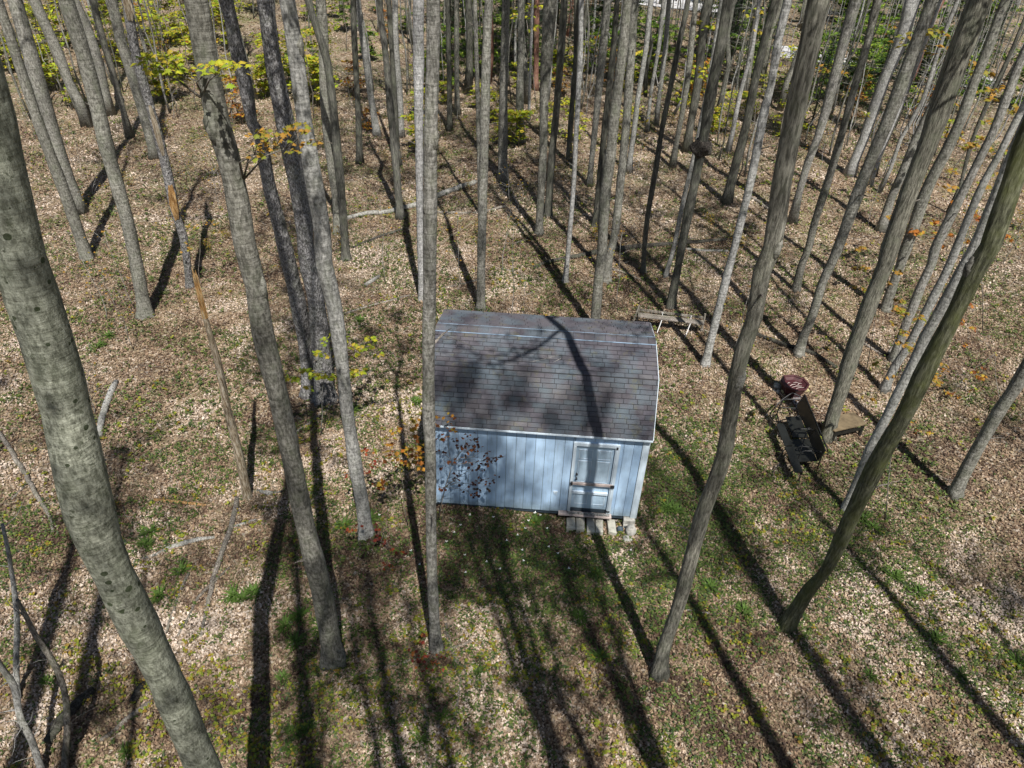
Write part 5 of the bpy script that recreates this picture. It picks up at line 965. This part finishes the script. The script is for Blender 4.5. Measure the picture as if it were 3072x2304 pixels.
scatter_px('green', 8, 850, 1250, 30, 300, .4, .8, 'bushy green tree far back, left of the centre trunk', 'young tree', 'green young trees left of the centre trunk', 'young_tree')
scatter_px('yg', 52, -40, 1000, -20, 330, .5, 1.0, 'yellow green young tree on the slope', 'young tree', 'yellow green young trees on the left slope', 'young_tree')
scatter_px('yg', 36, 1250, 2950, 100, 460, .35, .7, 'yellow green young tree between distant trunks', 'young tree', 'yellow green young trees at the upper right', 'young_tree')
scatter_px('or', 22, 300, 3000, 30, 400, .45, .9, 'orange leaved young tree between distant trunks', 'young tree', 'orange leaved young trees far back', 'young_tree')
scatter_px('olive', 34, 0, 3072, 330, 760, .2, .45, 'low olive leaved sapling beyond the shed', 'sapling', 'low saplings beyond the shed', 'sapling')
# ---------------------------------------------------------------- dead leaves, twigs, plants
def sample_ground(n, dmin, dmax, power=1.0, amax=48):
    amax = 66 if dmax <= 17 else amax
    a = np.radians(rng.uniform(-amax, amax, n)); D = np.sqrt(rng.uniform(dmin**2, dmax**2, n)); return D*np.sin(a), D*np.cos(a)
def keep_out(x, y):
    c, s = math.cos(-SYAW), math.sin(-SYAW); dx, dy = x-SX, y-SY; u = c*dx-s*dy; v = s*dx+c*dy
    return ~((u > -.02) & (u < L+.02) & (v > 0.03) & (v < W))
def leaf_field(name, sets, pal, mat, tilt=.55, lift=.02):
    Vs = []; Cs = []
    for n, d0, d1, size in sets:
        x, y = sample_ground(n, d0, d1); m = keep_out(x, y); x, y = x[m], y[m]; n = len(x)
        s_ = size*rng.uniform(.5, 1.6, n); th = rng.uniform(0, 6.283, n); z = hz(x, y)+lift+rng.uniform(0, .035, n)
        u = np.stack([np.cos(th), np.sin(th), rng.normal(0, tilt, n)], 1); u /= np.linalg.norm(u, axis=1)[:, None]
        w = np.stack([-np.sin(th), np.cos(th), rng.normal(0, tilt, n)], 1); w /= np.linalg.norm(w, axis=1)[:, None]
        c = np.stack([x, y, z], 1); asp = rng.uniform(.35, .9, n)[:, None]; cur = (rng.normal(0, .22, n)*s_)[:, None]*np.array([0, 0, 1.])
        quad = np.stack([c-u*s_[:, None]*.5+cur, c+w*s_[:, None]*.5*asp-cur, c+u*s_[:, None]*.5+cur, c-w*s_[:, None]*.5*asp-cur], 1)
        quad[:, :, 2] = np.maximum(quad[:, :, 2], hz(quad[:, :, 0], quad[:, :, 1])+.004)
        pal_ = np.array(pal); big = vnoise(x, y, 2.2, 21, 3); big = .6*big+.4*vnoise(x, y, .55, 27, 2); idx_ = np.clip(((rng.uniform(0, 1, n)*.62+(big-.5)*1.9+.19)*len(pal)).astype(int), 0, len(pal)-1)
        col = pal_[idx_]*rng.uniform(.72, 1.08, (n, 1))*np.array([1.06, .97, .92]); Vs.append(quad.reshape(-1, 3)); Cs.append(np.repeat(col, 4, 0))
    V = np.concatenate(Vs); C = np.concatenate(Cs); q_ = np.arange(len(V)).reshape(-1, 4)
    return tag(link(bpy.data.objects.new(name, np_mesh(name, V, q_, C, M[mat]))), kind='stuff')
LP_ = [(.06, .04, .03), (.10, .068, .05), (.15, .105, .075), (.20, .15, .105), (.27, .20, .14), (.30, .25, .165), (.36, .295, .22), (.41, .35, .28), (.48, .42, .35), (.60, .55, .49)]
leaf_field('fallen_leaves', [(250000, 4, 16, .052), (210000, 16, 30, .062), (130000, 30, 50, .09), (60000, 50, 95, .15)], LP_, 'litter', tilt=.42)
def plants(name, sets, pal, leafn, ls, h, dens, seed, mat='leaf', narrow=.5):
    Vs = []; Cs = []
    for n, d0, d1, sc in sets:
        x, y = sample_ground(n, d0, d1); m = keep_out(x, y) & (rng.uniform(0, 1, len(x)) < dens(x, y)); x, y = x[m], y[m]; n = len(x)
        x = np.repeat(x, leafn); y = np.repeat(y, leafn); n = len(x); th = rng.uniform(0, 6.283, n); s_ = ls*sc*rng.uniform(.6, 1.3, n); hh = h*sc*rng.uniform(.3, 1.3, n); el = rng.uniform(.0, .8, n)
        u = np.stack([np.cos(th)*np.cos(el), np.sin(th)*np.cos(el), np.sin(el)], 1); w = np.stack([-np.sin(th), np.cos(th), rng.normal(0, .2, n)], 1)
        c = np.stack([x+rng.normal(0, .03, n), y+rng.normal(0, .03, n), hz(x, y)+.03+hh], 1)
        quad = np.stack([c, c+u*s_[:, None]*.5+w*s_[:, None]*narrow*.5, c+u*s_[:, None]-np.array([0, 0, 1])*s_[:, None]*.25, c+u*s_[:, None]*.5-w*s_[:, None]*narrow*.5], 1)
        col = np.array(pal)[rng.integers(0, len(pal), n)]*rng.uniform(.75, 1.25, (n, 1)); Vs.append(quad.reshape(-1, 3)); Cs.append(np.repeat(col, 4, 0))
    V = np.concatenate(Vs); C = np.concatenate(Cs)
    return tag(link(bpy.data.objects.new(name, np_mesh(name, V, np.arange(len(V)).reshape(-1, 4), C, M[mat]))), kind='stuff')
def d_green(x, y):
    n = vnoise(x, y, 1.6, 31, 4); f = .12+.88*sstep((n-.44)/.10)
    infront = np.exp(-((x-.6)/2.6)**2-((y-10.2)/1.3)**2); right = np.exp(-((x-4.6)/1.3)**2-((y-12.2)/2.6)**2); br = np.exp(-((x-7.5)/2.2)**2-((y-10.5)/2.5)**2)
    return np.clip(.42*f+.95*infront+.95*right+.35*br, 0, 1)
def d_yel(x, y):
    n = vnoise(x, y, .9, 51, 4); near = sstep((9.8-y)/3)
    return np.clip(sstep((n-.47)/.18)*(.35+.65*near), 0, 1)
plants('ground_plants', [(62000, 4, 17, .85), (40000, 17, 32, 1.1), (26000, 32, 60, 1.6)], [(.05, .085, .022), (.075, .12, .028), (.10, .155, .035), (.14, .19, .055), (.07, .105, .05), (.17, .22, .05)], 4, .085, .05, d_green, 1)
plants('yellow_seedlings', [(13000, 4, 17, .9), (11000, 17, 45, 1.2)], [(.24, .27, .03), (.30, .30, .04), (.19, .23, .03), (.30, .20, .04)], 5, .075, .06, d_yel, 2, narrow=.8)
# loose twigs
mb = MB(); 
for _ in range(900):
    D = math.sqrt(random.uniform(25, 1300)); a = math.radians(random.uniform(-46, 46)); x, y = D*math.sin(a), D*math.cos(a)
    if not bool(keep_out(np.array([x]), np.array([y]))[0]): continue
    th = random.random()*6.28; ln = random.uniform(.2, 1.1); r = random.uniform(.004, .011); P = []
    for k_ in range(4):
        px, py = x+math.cos(th)*ln*k_/3, y+math.sin(th)*ln*k_/3; P.append((px, py, float(hz(px, py))+.045+random.uniform(0, .03))); th += random.gauss(0, .2)
    mb.tube(P, [r, r*.9, r*.7, r*.3], 4)
tag(mb.build('twig_litter', M['stick'], None, True), kind='stuff')
# thin leafless saplings standing between the trunks, one by one
def whip_mesh(seed, h):
    rs = random.Random(seed); mb = MB(); P = [np.array([0, 0, -.05])]; c = np.zeros(3)
    for i in range(7): c = c+np.array([rs.gauss(0, .05), rs.gauss(0, .05), h/7]); P.append(c.copy())
    mb.tube(P, [.013*(1-.1*i) for i in range(8)], 5)
    for _ in range(9):
        i = rs.randint(2, 6); a = rs.random()*6.28; ln = rs.uniform(.25, .8); d = np.array([math.cos(a), math.sin(a), rs.uniform(.2, .8)]); e = P[i]+d*ln; mb.tube([P[i], P[i]+d*ln*.5+np.array([0, 0, .04]), e], [.006, .004, .002], 3)
    lv = MB()
    for _ in range(26):
        i = rs.randint(3, 7); cc = P[i]+np.array([rs.gauss(0, .3), rs.gauss(0, .3), rs.gauss(0, .15)]); a = rs.random()*6.28; maple_leaf(lv, cc, np.array([math.cos(a), math.sin(a), -.2]), np.array([0, 0, 1.]), rs.uniform(.04, .08), rs.choice(PAL['olive']), 0)
    return mb.mesh('stem', M['weathered'], True), lv.mesh('leaves', M['leaf'])
WM = [whip_mesh(i, 1.4+.5*i) for i in range(5)]
rs = random.Random(99); k_ = 0
while k_ < 70:
    D = math.sqrt(rs.uniform(15**2, 48**2)); a = math.radians(rs.uniform(-40, 40)); x, y = D*math.sin(a), D*math.cos(a)
    if min(np.linalg.norm(o_-np.array([x, y])) for o_ in occupied) < .5 or (-3 < x < 4.5 and y < 17.5): continue
    st, lv = rs.choice(WM); side_ = 'left of the shed' if x < -2 else ('right of the shed' if x > 3.5 else 'behind the shed')
    t = tag(empty('thin_sapling', (x, y, float(hz(x, y))), rs.random()*6.28), f'thin wispy sapling among the trunks {side_}', 'sapling', f'thin saplings {side_}'); link(bpy.data.objects.new('stem', st), t); link(bpy.data.objects.new('leaves', lv), t); k_ += 1
def pole_mesh(seed, h, r, matn):
    rs = random.Random(seed); mb = MB(); P = [np.array([0, 0, -.1])]; c = np.zeros(3)
    for i in range(8): c = c+np.array([rs.gauss(0, .10), rs.gauss(0, .10), h/8]); P.append(c.copy())
    mb.tube(P, [r*(1.1-.1*i) for i in range(9)], 6)
    for _ in range(14):
        i = rs.randint(1, 7); a = rs.random()*6.28; ln = rs.uniform(.4, 1.4); d = np.array([math.cos(a), math.sin(a), rs.uniform(-.1, .5)]); mb.tube([P[i], P[i]+d*ln*.5+np.array([0, 0, .06]), P[i]+d*ln], [r*.3, r*.18, .004], 3)
    return mb.mesh('stem', M[matn], True)
PM = [pole_mesh(70+i, h, r, mt) for i, (h, r, mt) in enumerate([(9, .045, 'pale'), (7, .035, 'pale'), (10, .055, 'grey'), (8, .04, 'dark'), (11, .06, 'grey'), (6, .03, 'stick')])]
rs = random.Random(321)
for n_, x0, x1, y0, y1, side_ in ((105, 2150, 3072, 120, 560, 'at the upper right'), (95, 1250, 2250, 60, 380, 'at the top centre'), (75, 0, 1250, 0, 360, 'at the upper left')):
    k_ = 0
    while k_ < n_:
        g = ground(rs.uniform(x0, x1), rs.uniform(y0, y1))
        if min(np.linalg.norm(o_-g[:2]) for o_ in occupied) < .45: continue
        ci = rs.randrange(6); cn = ['pale', 'short pale', 'tall grey', 'dark', 'thick grey', 'short brown'][ci]; q_ = AX @ (g-CAM); zn = zone_txt(1536+F_PX*q_[0]/q_[2], 0); zn = zn.replace('upper ', '').replace(' part', ''); t = tag(empty('pole_sapling', tuple(g), rs.random()*6.28), f'{cn} thin leafless pole tree among the distant trunks at the upper {zn}', 'young tree', f'{cn} thin pole trees, upper {zn}')
        t.rotation_euler = (rs.gauss(0, .04), rs.gauss(0, .04), rs.random()*6); link(bpy.data.objects.new('stem', PM[ci]), t); k_ += 1
# white trilliums before the shed
tm = MB(); [maple_leaf(tm, np.array([0, 0, .16]), np.array([math.cos(a), math.sin(a), .05]), np.array([0, 0, 1.]), .10, (.07, .13, .03), 0) for a in (0, 2.09, 4.19)]; tm.tube([(0, 0, 0), (0, 0, .22)], [.004, .003], 4, 0, col=(.07, .13, .03)); tm = tm.mesh('leaves', M['leaf'])
pm = MB()
for a in (1.05, 3.14, 5.24):
    u = np.array([math.cos(a), math.sin(a), .35]); w = np.array([-math.sin(a), math.cos(a), 0]); c = np.array([0, 0, .22]); pm.add([c, c+u*.03+w*.022, c+u*.065, c+u*.03-w*.022], [(0, 1, 2, 3)])
pm = pm.mesh('petals', M['petal'])
TP = [(1382, 1590), (1410, 1560), (1363, 1612), (1480, 1566), (1552, 1620), (1566, 1665), (1575, 1600), (1603, 1554), (1605, 1552), (1640, 1600), (1645, 1655), (1672, 1675), (1520, 1636), (1340, 1640), (1395, 1680), (1460, 1700), (1500, 1722), (1234, 1667), (1260, 1708), (1397, 1732), (1585, 1577), (1620, 1560), (1705, 1720), (1570, 1697), (1890, 1665), (1140, 1560)]
for x, y in TP:
    g = ground(x, y); t = tag(empty('trillium', tuple(g), x*1.3), 'white trillium flower among green leaves below the shed wall', 'flower', 'white trilliums below the shed wall'); t.scale = (.55, .55, .8)
    link(bpy.data.objects.new('leaves', tm), t); link(bpy.data.objects.new('petals', pm), t)
# green tufts of narrow leaves
lm = MB(); rs = random.Random(8)
for _ in range(46):
    a = rs.random()*6.28; el = rs.uniform(.25, 1.2); ln = rs.uniform(.14, .3); u = np.array([math.cos(a)*math.cos(el), math.sin(a)*math.cos(el), math.sin(el)]); w = np.array([-math.sin(a), math.cos(a), 0])*.018; c = np.array([rs.gauss(0, .03), rs.gauss(0, .03), 0]); f = rs.uniform(.8, 1.25)
    e = c+u*ln; lm.add([c-w*.5, c+w*.5, c+u*ln*.6+w, e+u*np.array([1, 1, -.4])*ln*.4, c+u*ln*.6-w], [(0, 1, 2, 4), (4, 2, 3)], 0, (.10*f, .175*f, .035*f))
lm = lm.mesh('leaves', M['leaf'])
for x, y in [(857, 1880), (885, 1932), (848, 2040), (900, 1850), (960, 1890), (450, 1600), (440, 1640), (545, 1715), (480, 1790), (700, 1790), (730, 1800), (760, 1785), (880, 2200), (925, 2190), (870, 2250), (380, 2260), (145, 2050), (1035, 1580), (1110, 1560), (2015, 1530), (2000, 1525), (2030, 1540), (1790, 1730), (1740, 1860), (1798, 1975), (1610, 1570), (2880, 2025), (2800, 1920), (2610, 2030), (2130, 1765), (2230, 1840), (1060, 1235), (1080, 965), (330, 1010), (300, 1040), (2750, 1780), (3050, 1990), (1250, 1210), (2680, 1730), (2590, 1560), (2620, 1590), (1440, 2020), (1260, 2220), (1330, 2150)]:
    g = ground(x, y); s_ = .95 if y < 2000 else .7; t = tag(link(bpy.data.objects.new('leafy_tuft', lm)), 'green tuft of narrow leaves in the leaf litter, '+zone_txt(x, y), 'plant', 'green tufts in the leaf litter, '+zone_txt(x, y)); t.location = tuple(g); t.rotation_euler = (0, 0, x); t.scale = (s_, s_, s_)
for pts, lab in (([(1305, 1003), (1350, 1013), (1400, 1033), (1428, 1050)], 'long dark twig on the left end of the shed roof'), ([(1590, 1088), (1630, 1080), (1670, 1068), (1684, 1066), (1682, 1078), (1660, 1088)], 'pale hooked twig lying on the shed roof beside the trunk shadow')):
    P = []
    A_, B_ = slopes[1]; pA = sw(0, A_[1], A_[2]); pB = sw(0, B_[1], B_[2]); pC = sw(1, A_[1], A_[2]); nr = np.cross(pC-pA, pB-pA); nr /= np.linalg.norm(nr); nr = nr if nr[2] > 0 else -nr
    for x, y in pts: d = ray(x, y); P.append(CAM+d*np.dot(pA-CAM, nr)/np.dot(d, nr)+nr*.022)
    o3 = P[0].copy(); m_ = MB(); m_.tube([p-o3 for p in P], [.006]*len(P), 5); tag(m_.build('roof_twig', M['dark' if 'dark' in lab else 'weathered'], None, True, loc=tuple(o3)), lab, 'twig')
